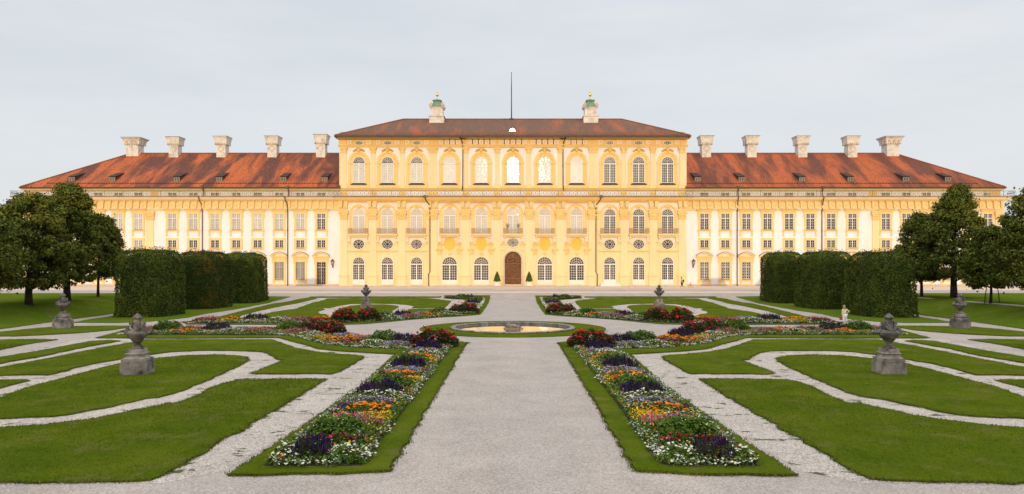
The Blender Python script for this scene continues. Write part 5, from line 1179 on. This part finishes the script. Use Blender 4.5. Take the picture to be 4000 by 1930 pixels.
def patch(kind, cx, cy, a, b, rot=0, dens=1.0, seed=0, hs=1.0):
    """one clump of a kind, an ellipse-ish mound a x b metres"""
    lk, hh, fl, ld, nm = KIND[kind]; hh *= hs; area = math.pi*a*b*1.15; parts = []; mats_ = [lf[lk]]; z0 = hgt(cx, cy)+.05; cR, sR = math.cos(rot), math.sin(rot)
    far = cy > 60; fs = 1.35 if far else 1.0; dd = dens*(.55 if far else 1)
    def pos(n, top, jz):
        t = RNG.random(n)*2*np.pi; q = np.sqrt(RNG.random(n)); e = .6; ux = np.sign(np.cos(t))*np.abs(np.cos(t))**e*q*a; uy = np.sign(np.sin(t))*np.abs(np.sin(t))**e*q*b
        prof = (1-.62*q**3); z = hh*prof*top+jz*RNG.normal(size=n)
        bump = np.array([noise.noise(Vector((cx+u*1.0, cy+v_, 2))*2.4) for u, v_ in zip(ux, uy)]); z = z*(1+.3*bump)
        return np.stack([ux*cR-uy*sR, ux*sR+uy*cR, np.maximum(z, .03)], 1), q
    n = int(area*ld*dd); C, q = pos(n, RNG.random(n)**.55*.92, .02); V, F = cards(C, RNG.uniform(.03,.085,n)*fs*(1.3 if kind in ('dahlia','bush') else 1), np.stack([C[:,0]*0, C[:,1]*0-.3, np.ones(n)], 1), .5); parts.append((*as_tris(V, F), 0))
    for i, (pt, d, s_, form) in enumerate(fl):
        n = max(1, int(area*d*dd)); mats_.append(PT[pt])
        if form == 's': C, q = pos(n, .78, .03); V, F = spikes(C, RNG.uniform(.10,.30,n)*(1 if pt == 'purple' else .8)*fs, s_*fs)
        else:
            C, q = pos(n, 1.0 if kind != 'dahlia' else RNG.uniform(.55, 1.12, n), .02); V, F = domes(C, RNG.uniform(.7, 1.25, n)*s_*fs)
        parts.append((V, F, i+1))
    V, F, M_ = join_np(parts); o = link(KNAME[kind], np_mesh(KNAME[kind], V, F, M_), mats_); o.location = (cx, cy, z0); return o
KNAME = dict(salvia='salvia_clump', zinnia='zinnia_clump', marigold='marigold_clump', yellowm='marigold_clump', ageratum='ageratum_clump', bush='leafy_bush', mixed='flower_clump', redlow='flower_clump', edging='edging_flowers', dahlia='dahlia_bush', petunia='petunia_clump')
ORD = ['first','second','third','fourth','fifth','sixth','seventh','eighth','ninth','tenth','eleventh','twelfth']
BEDS = []
def bed_base(pts_, name='flower_bed'):
    filler(pts_, bed, max(p[1] for p in pts_) > 60); return struct(drape(jitter(pts_, .4, .05), .085, skirt=True).build(name, soil))
def in_poly(px, py, poly):
    inside = np.zeros(len(px), bool); n = len(poly); j = n-1
    for i in range(n):
        xi, yi = poly[i]; xj, yj = poly[j]; c = ((yi > py) != (yj > py)) & (px < (xj-xi)*(py-yi)/((yj-yi) if yj != yi else 1e-9)+xi); inside ^= c; j = i
    return inside
def scatter(poly, dens, cap=10**7):
    xs = [p[0] for p in poly]; ys = [p[1] for p in poly]; x0, x1, y0, y1 = min(xs), max(xs), min(ys), max(ys); n = int(min(cap, (x1-x0)*(y1-y0)*dens)); px = RNG.uniform(x0, x1, n); py = RNG.uniform(y0, y1, n)
    k = in_poly(px, py, poly); return px[k], py[k]
def filler(poly, where, far=False):
    """leafy carpet of small mixed bedding plants that covers the soil of a bed"""
    fs = 1.5 if far else 1.0; parts = []; x, y = scatter(poly, 460 if not far else 160); z = np.array([hgt(a_, b_) for a_, b_ in zip(x, y)])+.10+RNG.random(len(x))*.17
    V, F = cards(np.stack([x, y, z], 1), RNG.uniform(.03,.075,len(x))*fs, np.tile([0,-.3,1.], (len(x), 1)), .5); parts.append((*as_tris(V, F), 0))
    for i, (pt, d) in enumerate((('white', 6), ('lilac', 9), ('yellow', 14), ('red', 3), ('pink', 4), ('purple', 5))):
        x, y = scatter(poly, d*(1 if not far else .6)*2.2); g = np.array([noise.noise(Vector((a_*.9+i*17, b_*.9, 1))) for a_, b_ in zip(x, y)]) > .02; x, y = x[g], y[g]
        z = np.array([hgt(a_, b_) for a_, b_ in zip(x, y)])+.22+RNG.random(len(x))*.1; V, F = domes(np.stack([x, y, z], 1), RNG.uniform(.02,.036,len(x))*fs); parts.append((V, F, i+1))
    V, F, M_ = join_np(parts); o = link('bedding_plants', np_mesh('bedding_plants', V, F, M_), [lf[0], PT['white'], PT['lilac'], PT['yellow'], PT['red'], PT['pink'], PT['purple']]); o['kind'] = 'stuff'
    tag(o, 'low carpet of mixed bedding plants filling the %s' % where, 'bedding plants')
strip_near = [('zinnia',18.35,.55),('salvia',18.9,.6),('redlow',19.9,.35),('bush',20.9,.8),('mixed',22.3,.6),('yellowm',22.9,.5),('marigold',24.3,.6),('ageratum',25.5,.6),('zinnia',26.5,.5),('salvia',27.6,.6),('bush',29.2,.85),('redlow',30.4,.4),('marigold',31.8,.6),('ageratum',33.0,.6),('salvia',34.6,.7),('bush',36.2,.8),('marigold',38.0,.7),('zinnia',39.4,.6),('ageratum',40.6,.6),('salvia',42.0,.8)]
strip_far = [('bush',76.4,.9),('ageratum',78.2,.8),('salvia',80,.9),('yellowm',82,.9),('bush',84.2,1.0),('marigold',87,1.0),('ageratum',89.5,1.1),('salvia',92,1.2),('zinnia',95,1.2),('bush',98,1.3),('redlow',100.8,1.2)]
cnt = {}
def lay(kind, x, y, a, b, rot, bed, hs=1.0, dens=1.0):
    key = (kind, bed); cnt[key] = cnt.get(key, 0)+1; k = cnt[key]
    o = patch(kind, x, y, a, b, rot, dens, hs=hs); return (o, kind, bed, k)
laid = []
for sx in (-1, 1):
    sd_ = 'left' if sx < 0 else 'right'
    bed = '%s near strip' % sd_
    bed_base([(sx*3.7,18.0),(sx*3.7,46.2),(sx*6.0,46.2),(sx*5.9,30),(sx*6.1,17.95)][::sx*-1])
    for i, (k, y, b_) in enumerate(strip_near):
        if i in (0,): laid.append(lay(k, sx*4.2, 18.5, .58, .5, 0, bed)); laid.append(lay(k, sx*5.75, 18.45, .35, .5, 0, bed)); continue
        if i == 1: laid.append(lay(k, sx*5.1, 18.55, .55, .52, 0, bed, 1.15)); continue
        off = random.uniform(-.12, .12)
        if k in ('bush','salvia'): laid.append(lay(k, sx*(5.0+off), y, .85, b_, 0, bed))
        elif k in ('yellowm',): laid.append(lay(k, sx*4.4, y, .68, 1.0, 0, bed)); laid.append(lay('yellowm', sx*5.6, y-.6, .42, 1.0, 0, bed))
        elif k in ('marigold',): laid.append(lay(k, sx*(4.95+off), y, .85, b_, 0, bed)); laid.append(lay('petunia', sx*5.75, y+.2, .25, .35, 0, bed)); laid.append(lay('yellowm', sx*4.3, y-1.2, .6, .8, 0, bed))
        else: laid.append(lay(k, sx*(4.8+off), y, 1.0, b_, 0, bed))
    laid.append(lay('dahlia', sx*4.75, 44.4, 1.45, .95, 0, bed))
    # continuous low white edging of both long sides and the front
    for (u0, v0, u1, v1) in ((3.78,18.2,3.82,43.8),(5.98,18.2,5.95,40.5),(3.9,17.95,5.9,17.95)):
        L_ = math.hypot(u1-u0, v1-v0); n = int(L_*46); t = RNG.random(n); w_ = RNG.normal(size=n)*.09; ex = 1 if u1-u0 < .5 else 0
        gap = np.array([noise.noise(Vector((q*L_*.35, u0*7, sx))) for q in t]) > -.22; t = t[gap]; w_ = w_[gap]; n = len(t)
        if n == 0: continue
        C = np.stack([sx*(u0+(u1-u0)*t+w_*ex), v0+(v1-v0)*t+w_*(1-ex), .10+RNG.random(n)*.1+.04*np.abs(RNG.normal(size=n))], 1)
        V1, F1 = domes(C, RNG.uniform(.022,.042,n)); C2 = np.repeat(C, 4, 0)+RNG.normal(size=(4*n,3))*.07; C2[:, 2] = np.clip(C2[:, 2]-.05, .06, .3); V2, F2 = cards(C2, RNG.uniform(.02,.055,4*n), None, .5)
        V, F, M_ = join_np([(V1, F1, 0), (*as_tris(V2, F2), 1)]); o = link('edging_flowers', np_mesh('edging_flowers', V, F, M_), [PT['white'], lf[2]]); o['kind'] = 'stuff'
        tag(o, 'low white edging flowers along the %s of the near %s flower strip' % (('walk side' if u0 < 3.85 else 'outer side') if ex else 'front end', sd_), 'flowers')
    # curving bed from the strip end to the outer path
    bed = '%s near curved bed' % sd_; cl_ = [(6.2,44.9),(7.6,45.1),(9.0,45.6),(10.3,46.7),(11.5,48.2),(12.6,50.2),(14.0,52.0),(15.8,53.2),(17.6,53.6),(19.4,53.7),(21.2,53.7),(23,53.7),(24.8,53.7),(26.6,53.7),(28.0,53.6)]
    o_ = []; i_ = []
    for k in range(len(cl_)):
        p = Vector(cl_[k]); d = (Vector(cl_[min(k+1, len(cl_)-1)])-Vector(cl_[max(k-1, 0)])).normalized(); nrm = Vector((-d.y, d.x)); wd = 2.0 if k > 7 else 1.75
        if k == len(cl_)-1: wd = .9
        o_.append(tuple(p+nrm*wd)); i_.append(tuple(p-nrm*wd))
    poly = o_+i_[::-1]; poly = [(sx*x_, y_) for x_, y_ in poly]; poly = poly if sx < 0 else poly[::-1]; bed_base(poly)
    seq_f = ['ageratum','zinnia','redlow','marigold','yellowm','zinnia','mixed','edging','mixed','zinnia','edging','marigold','edging','redlow','zinnia']; seq_b = ['salvia','bush','mixed','marigold','ageratum','dahlia','dahlia','bush','redlow','ageratum','salvia','mixed','bush','mixed','petunia']
    if sx > 0: seq_b = ['salvia','bush','redlow','marigold','salvia','dahlia','dahlia','bush','ageratum','marigold','mixed','salvia','bush','mixed','petunia']
    for k in range(len(cl_)-1):
        p = Vector(cl_[k]).lerp(Vector(cl_[k+1]), .5); d = (Vector(cl_[k+1])-Vector(cl_[k])).normalized(); nrm = Vector((-d.y, d.x)); ang = math.atan2(d.y, d.x)
        for off, q in ((-.8, seq_f[k]), (.75, seq_b[k])):
            c_ = p+nrm*off; laid.append(lay(q, sx*c_.x, c_.y, 1.0, .85 if q != 'dahlia' else .8, sx*ang, bed, hs=1.25 if q in ('salvia','mixed') else (1.45 if q == 'bush' else 1), dens=.8))
        c_ = p-nrm*1.6; e_ = patch('edging', sx*c_.x, c_.y, 1.0, .28, sx*ang, .9); e_['kind'] = 'stuff'; tag(e_, 'white edging flowers at the front of the near %s curved bed' % sd_, 'flowers', 'white edging of the near %s curved bed' % sd_)
    # far curved bed and far strip
    bed = '%s far curved bed' % sd_; cl_ = [(27.6,63.3),(25.6,63.6),(23.6,63.7),(21.6,63.7),(19.6,63.7),(17.6,63.7),(15.8,63.8),(14.0,64.5),(12.4,65.8),(10.8,67.6),(9.2,69.4),(7.6,71.4),(6.0,73.2)]
    o_ = []; i_ = []
    for k in range(len(cl_)):
        p = Vector(cl_[k]); d = (Vector(cl_[min(k+1, len(cl_)-1)])-Vector(cl_[max(k-1, 0)])).normalized(); nrm = Vector((-d.y, d.x)); wd = 1.6
        o_.append(tuple(p+nrm*wd)); i_.append(tuple(p-nrm*wd))
    poly = o_+i_[::-1]; poly = [(sx*x_, y_) for x_, y_ in poly]; poly = poly if sx < 0 else poly[::-1]; bed_base(poly)
    bed_base([(sx*3.8,73.2),(sx*3.8,102),(sx*8.9,102.6),(sx*8.9,101.2),(sx*5.9,100),(sx*6.1,73.4)][::-sx])
    seq_f = ['redlow','yellowm','edging','zinnia','mixed','redlow','dahlia','dahlia','zinnia','mixed','marigold','zinnia']; seq_b = ['mixed','marigold','salvia','ageratum','redlow','marigold','bush','ageratum','bush','salvia','ageratum','bush']
    for k in range(len(cl_)-1):
        p = Vector(cl_[k]).lerp(Vector(cl_[k+1]), .5); d = (Vector(cl_[k+1])-Vector(cl_[k])).normalized(); nrm = Vector((d.y, -d.x)) if d.x > 0 else Vector((-d.y, d.x)); ang = math.atan2(d.y, d.x)
        for off, q in ((.65, seq_f[k]), (-.7, seq_b[k])):
            c_ = p+Vector((-d.y, d.x)).normalized()*off*1.0; laid.append(lay(q, sx*c_.x, c_.y, 1.1, .75 if q != 'dahlia' else 1.0, sx*ang, bed, hs=1.2, dens=.8))
        c_ = p+Vector((-d.y, d.x)).normalized()*1.35; e_ = patch('edging', sx*c_.x, c_.y, 1.15, .25, sx*ang, .9); e_['kind'] = 'stuff'; tag(e_, 'white edging flowers at the front of the far %s curved bed' % sd_, 'flowers', 'white edging of the far %s curved bed' % sd_)
    bed = '%s far strip' % sd_
    laid.append(lay('dahlia', sx*5.0, 74.9, 1.6, 1.0, 0, bed, dens=.8))
    for (k, y, b_) in strip_far: laid.append(lay(k, sx*5.0, y, .95, b_, 0, bed, dens=.7))
    laid.append(lay('bush', sx*7.2, 101.6, .9, .6, 0, bed, dens=.7)); laid.append(lay('salvia', sx*6.0, 101.4, .6, .5, 0, bed, dens=.7)); laid.append(lay('redlow', sx*8.6, 101.8, .8, .5, 0, bed, dens=.7))
    n = 500; t = RNG.random(n); C = np.stack([sx*(3.9+RNG.normal(size=n)*.1), 75+26*t, .2+RNG.random(n)*.1+np.array([hgt(0, 75+26*q) for q in t])], 1); V1, F1 = domes(C, RNG.uniform(.04,.08,n)); V, F, M_ = join_np([(V1, F1, 0)])
    o = link('edging_flowers', np_mesh('edging_flowers', V, F, M_), [PT['white']]); o['kind'] = 'stuff'; tag(o, 'white edging flowers along the walk side of the far %s strip' % sd_, 'flowers')
for o, kind, bed, k in laid:
    tot = cnt[(kind, bed)]; nm = KIND[kind][4]
    frm = 'viewer' if 'strip' in bed else ('walk' if 'near' in bed else 'outer end')
    lb = '%s, the only ones in the %s' % (nm, bed) if tot == 1 else '%s patch of %s from the %s in the %s' % (ORD[k-1], nm, frm, bed)
    tag(o, lb, 'bush' if kind == 'bush' else 'flowers', '%s clumps in the flower beds' % nm)

# ------------------------------------------------------------------ people
skin = mat('skin', (0.62,0.36,0.25), None, 1, .6)
def skel(name, m, nodes, edges, root_=None, parent=None, sub=1):
    ks = list(nodes); me = bpy.data.meshes.new(name); me.from_pydata([nodes[k][0] for k in ks], [(ks.index(a), ks.index(b)) for a, b in edges], [])
    o = link(name, me, m, parent); md = o.modifiers.new('skin', 'SKIN'); md.use_smooth_shade = True
    for i, k in enumerate(ks): r = nodes[k][1]; me.skin_vertices[0].data[i].radius = (r, r) if not isinstance(r, tuple) else r
    me.skin_vertices[0].data[ks.index(root_ or ks[0])].use_root = True
    s_ = o.modifiers.new('sub', 'SUBSURF'); s_.levels = sub; s_.render_levels = sub; return o
def hand(nodes, edges, wr, d, side):
    """palm, four fingers and a thumb from the wrist key"""
    w_ = Vector(nodes[wr][0]); d = Vector(d).normalized(); u = d.orthogonal().normalized(); p = w_+d*.06; nodes[wr+'palm'] = (tuple(p), (.022,.03)); edges.append((wr, wr+'palm'))
    for i, l_ in enumerate((.065,.075,.07,.055)):
        b = p+u*(.018*(i-1.5)); q = b+d*l_*.6+Vector((0,0,-.004)); e_ = b+d*l_+Vector((0,-.012,-.006)); nodes[wr+'f%d' % i] = (tuple(q), .008); nodes[wr+'g%d' % i] = (tuple(e_), .007); edges += [(wr+'palm', wr+'f%d' % i), (wr+'f%d' % i, wr+'g%d' % i)]
    t = w_+d*.03+u*.035*side; nodes[wr+'t'] = (tuple(t), .01); nodes[wr+'u'] = (tuple(t+d*.035+u*.01*side), .008); edges += [(wr, wr+'t'), (wr+'t', wr+'u')]
def person(h, J, cloth, hair_m, face_dir, label, skinm=skin, hair_len=.0):
    """J: joint positions for a 1.75 m figure, scaled to h"""
    k = h/1.75; r = empty('person'); S_ = lambda p: (p[0]*k, p[1]*k, p[2]*k)
    rad = dict(pel=.13, wst=.115, chs=.135, nek=.055, hdb=.07, head=.095, hdt=.075, shL=.06, shR=.06, elL=.042, elR=.042, wrL=.027, wrR=.027, hiL=.095, hiR=.095, knL=.06, knR=.06, anL=.042, anR=.042, hlL=.04, hlR=.04, toL=.03, toR=.03)
    nd = {q: (S_(J[q]), rad[q]*k) for q in rad}
    ed = [('pel','wst'),('wst','chs'),('chs','nek'),('nek','hdb'),('hdb','head'),('head','hdt')]
    for s_ in 'LR': ed += [('chs','sh'+s_),('sh'+s_,'el'+s_),('el'+s_,'wr'+s_),('pel','hi'+s_),('hi'+s_,'kn'+s_),('kn'+s_,'an'+s_),('an'+s_,'hl'+s_),('hl'+s_,'to'+s_)]
    for s_, q in (('L',-1),('R',1)): hand(nd, ed, 'wr'+s_, Vector(nd['wr'+s_][0])-Vector(nd['el'+s_][0]), q)
    fd = Vector(face_dir).normalized(); hc = Vector(nd['head'][0])
    nd['nose'] = (tuple(hc+fd*.105*k+Vector((0,0,-.005))), .014*k); ed.append(('head','nose'))
    body = skel('body', skinm, nd, ed, 'pel', r)
    for nm, m_, keys, g, e2 in cloth:
        cn = {q: nd[q] for q in keys if q in nd}; cn = {q: (p, (rr if not isinstance(rr, tuple) else rr[0])*g) for q, (p, rr) in cn.items()}
        for q in keys:
            if '>' in q: a_, b_, t = q.split('>'); t = float(t); pa, pb = Vector(nd[a_][0]), Vector(nd[b_][0]); cn[q] = (tuple(pa.lerp(pb, t)), (nd[a_][1]*(1-t)+nd[b_][1]*t)*g)
        skel(nm, m_, cn, e2, keys[0], r)
    m = MB(); up = Vector((0,0,1)); side = fd.cross(up)
    m.ball(tuple(hc-fd*.03*k+Vector((0,0,.035*k))), .118*k, 12, sx=.98, sy=.98, sz=.95)
    if hair_len: m.ball(tuple(hc-fd*.05*k-Vector((0,0,.05*k))), .11*k, 10)
    m.build('hair', hair_m, r)
    for s_ in (-1, 1): m = MB(); m.ball(tuple(hc+fd*.088*k+side*.034*k*s_+Vector((0,0,.012*k))), .013*k, 6); m.build('eye', iron, r)
    m = MB(); m.ball(tuple(hc+fd*.09*k-Vector((0,0,.045*k))), .022*k, 6, sz=.4); m.build('mouth', PT['magenta'], r)
    tag(r, label, 'person'); return r
TOP = [('pel','wst'),('wst','chs'),('chs','shL'),('shL','shL>elL>0.55'),('chs','shR'),('shR','shR>elR>0.55')]
LONG = [('pel','wst'),('wst','chs'),('chs','shL'),('shL','elL'),('elL','elL>wrL>0.85'),('chs','shR'),('shR','elR'),('elR','elR>wrR>0.85')]
def trs(t): return (['pel','hiL','knL','knL>anL>%s' % t,'hiR','knR','knR>anR>%s' % t], [('pel','hiL'),('hiL','knL'),('knL','knL>anL>%s' % t),('pel','hiR'),('hiR','knR'),('knR','knR>anR>%s' % t)])
c_yel = mat('pale yellow cardigan', (0.84,0.76,0.42), (0.76,0.68,0.36), 9, .9); c_wht = mat('white trousers', (0.88,0.87,0.88), (0.80,0.79,0.81), 6, .9); c_blu = mat('turquoise shirt', (0.10,0.42,0.46), (0.07,0.33,0.38), 9, .9); c_blk = mat('dark trousers', (0.035,0.02,0.02), None, 9, .9); c_org = mat('orange shirt', (0.85,0.27,0.01), None, 9, .9); c_gry = mat('grey shorts', (0.35,0.33,0.33), None, 5, .9)
h_bl = mat('blond hair', (0.50,0.33,0.16), (0.38,0.24,0.11), 20, .6); h_br = mat('brown hair', (0.06,0.03,0.02), None, 20, .6); c_red = mat('red bag', (0.45,0.05,0.05), None, 5, .7)
# woman walking towards the viewer's left, hand on hip
JW = dict(pel=(0,0,.93), wst=(-.005,0,1.08), chs=(-.02,0,1.30), nek=(-.03,-.01,1.45), hdb=(-.04,-.02,1.52), head=(-.045,-.03,1.62), hdt=(-.045,-.02,1.69), shL=(-.17,0,1.38), shR=(.15,0,1.38), elL=(-.22,-.02,1.10), wrL=(-.24,-.06,.88), elR=(.46,.08,1.20), wrR=(.20,-.02,1.07), hiL=(-.09,0,.88), hiR=(.09,0,.88), knL=(-.13,-.10,.50), anL=(-.12,.0,.10), hlL=(-.12,.03,.05), toL=(-.14,-.14,.03), knR=(.17,.06,.50), anR=(.26,.24,.12), hlR=(.27,.28,.08), toR=(.25,.10,.03))
tk, te = trs('0.45')
wx, wy = G(3299, 1270); W_ = person(1.66, JW, [('cardigan', c_yel, ['pel','wst','chs','shL','elL','elL>wrL>0.85','shR','elR','elR>wrR>0.85'], 1.2, LONG), ('trousers', c_wht, tk, 1.3, te)], h_bl, (-.5,-1,-.1), 'blond woman in pale yellow cardigan and white trousers, one hand on her hip', hair_len=.1)
W_.location = (wx, wy, 0)
m = MB(); m.box(-.33,-.05,.10,.22,.42,.66); m.path([(-.30,.16,.66),(-.25,.10,.84),(-.10,.16,.66)], .012, 5); bg_ = m.build('handbag', c_red); bg_.location = (wx, wy, 0); tag(bg_, 'red bag carried low by the woman in white trousers', 'bag')
# man walking left with a backpack
JM = dict(pel=(0,0,.93), wst=(-.01,0,1.08), chs=(-.03,0,1.32), nek=(-.06,0,1.47), hdb=(-.08,0,1.54), head=(-.10,0,1.64), hdt=(-.09,0,1.71), shL=(-.03,.18,1.40), shR=(-.03,-.18,1.40), elL=(-.08,.22,1.15), wrL=(-.34,.2,1.10), elR=(.03,-.24,1.12), wrR=(-.02,-.24,.88), hiL=(0,.09,.88), hiR=(0,-.09,.88), knL=(-.10,.09,.50), anL=(-.16,.09,.10), hlL=(-.14,.09,.05), toL=(-.30,.09,.04), knR=(.06,-.09,.50), anR=(.24,-.09,.12), hlR=(.27,-.09,.07), toR=(.12,-.09,.03))
tk, te = trs('0.6')
mxp, myp = G(2664, 1127); M1 = person(1.76, JM, [('shirt', c_blu, ['pel','wst','chs','shL','shL>elL>0.55','shR','shR>elR>0.55'], 1.2, TOP), ('trousers', c_blk, tk, 1.22, te)], h_br, (-1,0,0), 'man in a turquoise shirt and dark trousers walking past the facade with a backpack'); M1.location = (mxp, myp, hgt(mxp, myp))
m = MB(); rock(m, (.21,0,1.20), .16, 2, .85, 1.0, 1.55); b_ = m.build('backpack', c_blk); b_.location = M1.location; tag(b_, 'black backpack on the man in the turquoise shirt', 'backpack')
# child on a balance bike
cxp, cyp = G(2698, 1124.5); z0 = hgt(cxp, cyp)
JC = dict(pel=(.12,0,.75), wst=(.08,0,.92), chs=(-.02,0,1.15), nek=(-.10,0,1.3), hdb=(-.13,0,1.38), head=(-.16,0,1.50), hdt=(-.14,0,1.58), shL=(-.04,.17,1.22), shR=(-.04,-.17,1.22), elL=(-.25,.2,1.02), wrL=(-.46,.17,1.0), elR=(-.25,-.2,1.02), wrR=(-.46,-.17,1.0), hiL=(.08,.09,.72), hiR=(.08,-.09,.72), knL=(-.22,.13,.52), anL=(-.20,.14,.12), hlL=(-.16,.14,.06), toL=(-.34,.14,.04), knR=(-.12,-.13,.45), anR=(.12,-.14,.12), hlR=(.15,-.14,.08), toR=(0,-.14,.03))
tk, te = trs('0.1')
C1 = person(.98, JC, [('shirt', c_org, ['pel','wst','chs','shL','shL>elL>0.55','shR','shR>elR>0.55'], 1.25, TOP), ('shorts', c_gry, tk, 1.3, te)], h_br, (-1,0,-.1), 'small child in an orange shirt riding a balance bike behind the man'); C1.location = (cxp, cyp, z0)
B1 = empty('balance_bike', (cxp, cyp, z0)); tyre = mat('yellow wheels', (0.75,0.42,0.03), None, 5, .6)
for xx in (-.36, .36):
    m = MB(); q = [(.15*math.cos(a_)+xx, 0, .16+.15*math.sin(a_)) for a_ in [R(30*k_) for k_ in range(13)]]; m.path(q, .018, 6)
    for k_ in range(4): m.tube((xx,0,.16), q[k_*3], .008)
    m.build('wheel', tyre, B1)
m = MB(); m.path([(-.36,0,.16),(-.27,0,.48),(-.25,0,.56)], .016); m.path([(-.28,0,.42),(.05,0,.30),(.36,0,.16)], .018); m.build('frame', c_red, B1)
m = MB(); m.path([(-.25,-.16,.56),(-.25,.16,.56)], .014); m.build('handlebar', iron, B1); m = MB(); m.box(.0,.18,-.05,.05,.38,.42); m.tube((.08,0,.3),(.08,0,.38),.015); m.build('saddle', c_blk, B1)
tag(B1, 'small balance bike with yellow wheels under the child in orange', 'bicycle')

# ------------------------------------------------------------------ grass blades on the near lawns and along their edges
bl = [mat('grass blades', (0.050,0.088,0.005), (0.115,0.165,0.011), 1.2, 1, spec=0, island=.35), mat('dry grass blades', (0.17,0.125,0.055), None, 1, 1, spec=0, island=.3)]
def blades(x, y, z, h):
    n = len(x); C = np.stack([x, y, z], 1); a = RNG.random(n)*np.pi; o_ = np.stack([np.cos(a), np.sin(a), a*0], 1)*(h*.32)[:, None]; l_ = RNG.normal(size=(n, 3))*(h*.5)[:, None]; l_[:, 2] = h
    V = np.stack([C-o_, C+o_, C+l_], 1).reshape(-1, 3); return V, np.arange(3*n).reshape(n, 3)
bi = 0
for nm, p0 in LAWNS:
    for p in (p0, mirror(p0)):
        if min(q[1] for q in p) > 62: continue
        x, y = scatter(p, 420); k = (y > 15.5) & (np.abs(x) < y*.71+1.0) & (y < 46) & (RNG.random(len(x)) < np.clip(1.25-(y-16)/32, .12, 1)); x, y = x[k], y[k]
        hh = RNG.uniform(.008, .030, len(x))*(1+np.clip((y-18)/30, 0, 1)); P_ = [(x, y, np.full(len(x), .05), hh)]
        q = jitter(p, .12, .05); ex = np.array([a_[0] for a_ in q]); ey = np.array([a_[1] for a_ in q]); k = (ey < 64) & (ey > 15) & (np.abs(ex) < ey*.71+1)
        ex, ey = ex[k], ey[k]; r = 16; ex = np.repeat(ex, r)+RNG.normal(size=len(ex)*r)*.055; ey = np.repeat(ey, r)+RNG.normal(size=len(ey)*r)*.055; P_.append((ex, ey, np.full(len(ex), .02), RNG.uniform(.03, .075, len(ex))))
        V1, F1 = blades(*[np.concatenate([a_[i] for a_ in P_]) for i in range(4)])
        if not len(V1): continue
        mi = (RNG.random(len(F1)) < np.where(np.arange(len(F1)) < len(x), .06, .42)).astype(int)
        o = link('grass', np_mesh('grass', V1, F1, mi), bl); o['kind'] = 'stuff'; bi += 1
        tag(o, 'short mown grass blades on the near parterre lawns', 'grass', 'grass blades of the lawns')

# ------------------------------------------------------------------ the wood behind the viewer, whose shade lies over the parterre
rng = np.random.default_rng(5); k = 26000; xs = rng.uniform(-230, 230, k); ys = rng.uniform(-74, -62, k)
ztop = np.array([25.4+1.6*noise.noise(Vector((x_*.06, 0, 3)))+1.0*noise.noise(Vector((x_*.25, y_*.2, 8))) for x_, y_ in zip(xs, ys)])
V, F = cards(np.stack([xs, ys, ztop*rng.random(k)**.8], 1), rng.uniform(.5,1.5,k), None, .7)
wd_ = link('wood', np_mesh('wood', V, F), leaf_tree); wd_['kind'] = 'stuff'; tag(wd_, 'tall park wood across the far end of the garden behind the viewer', 'wood')
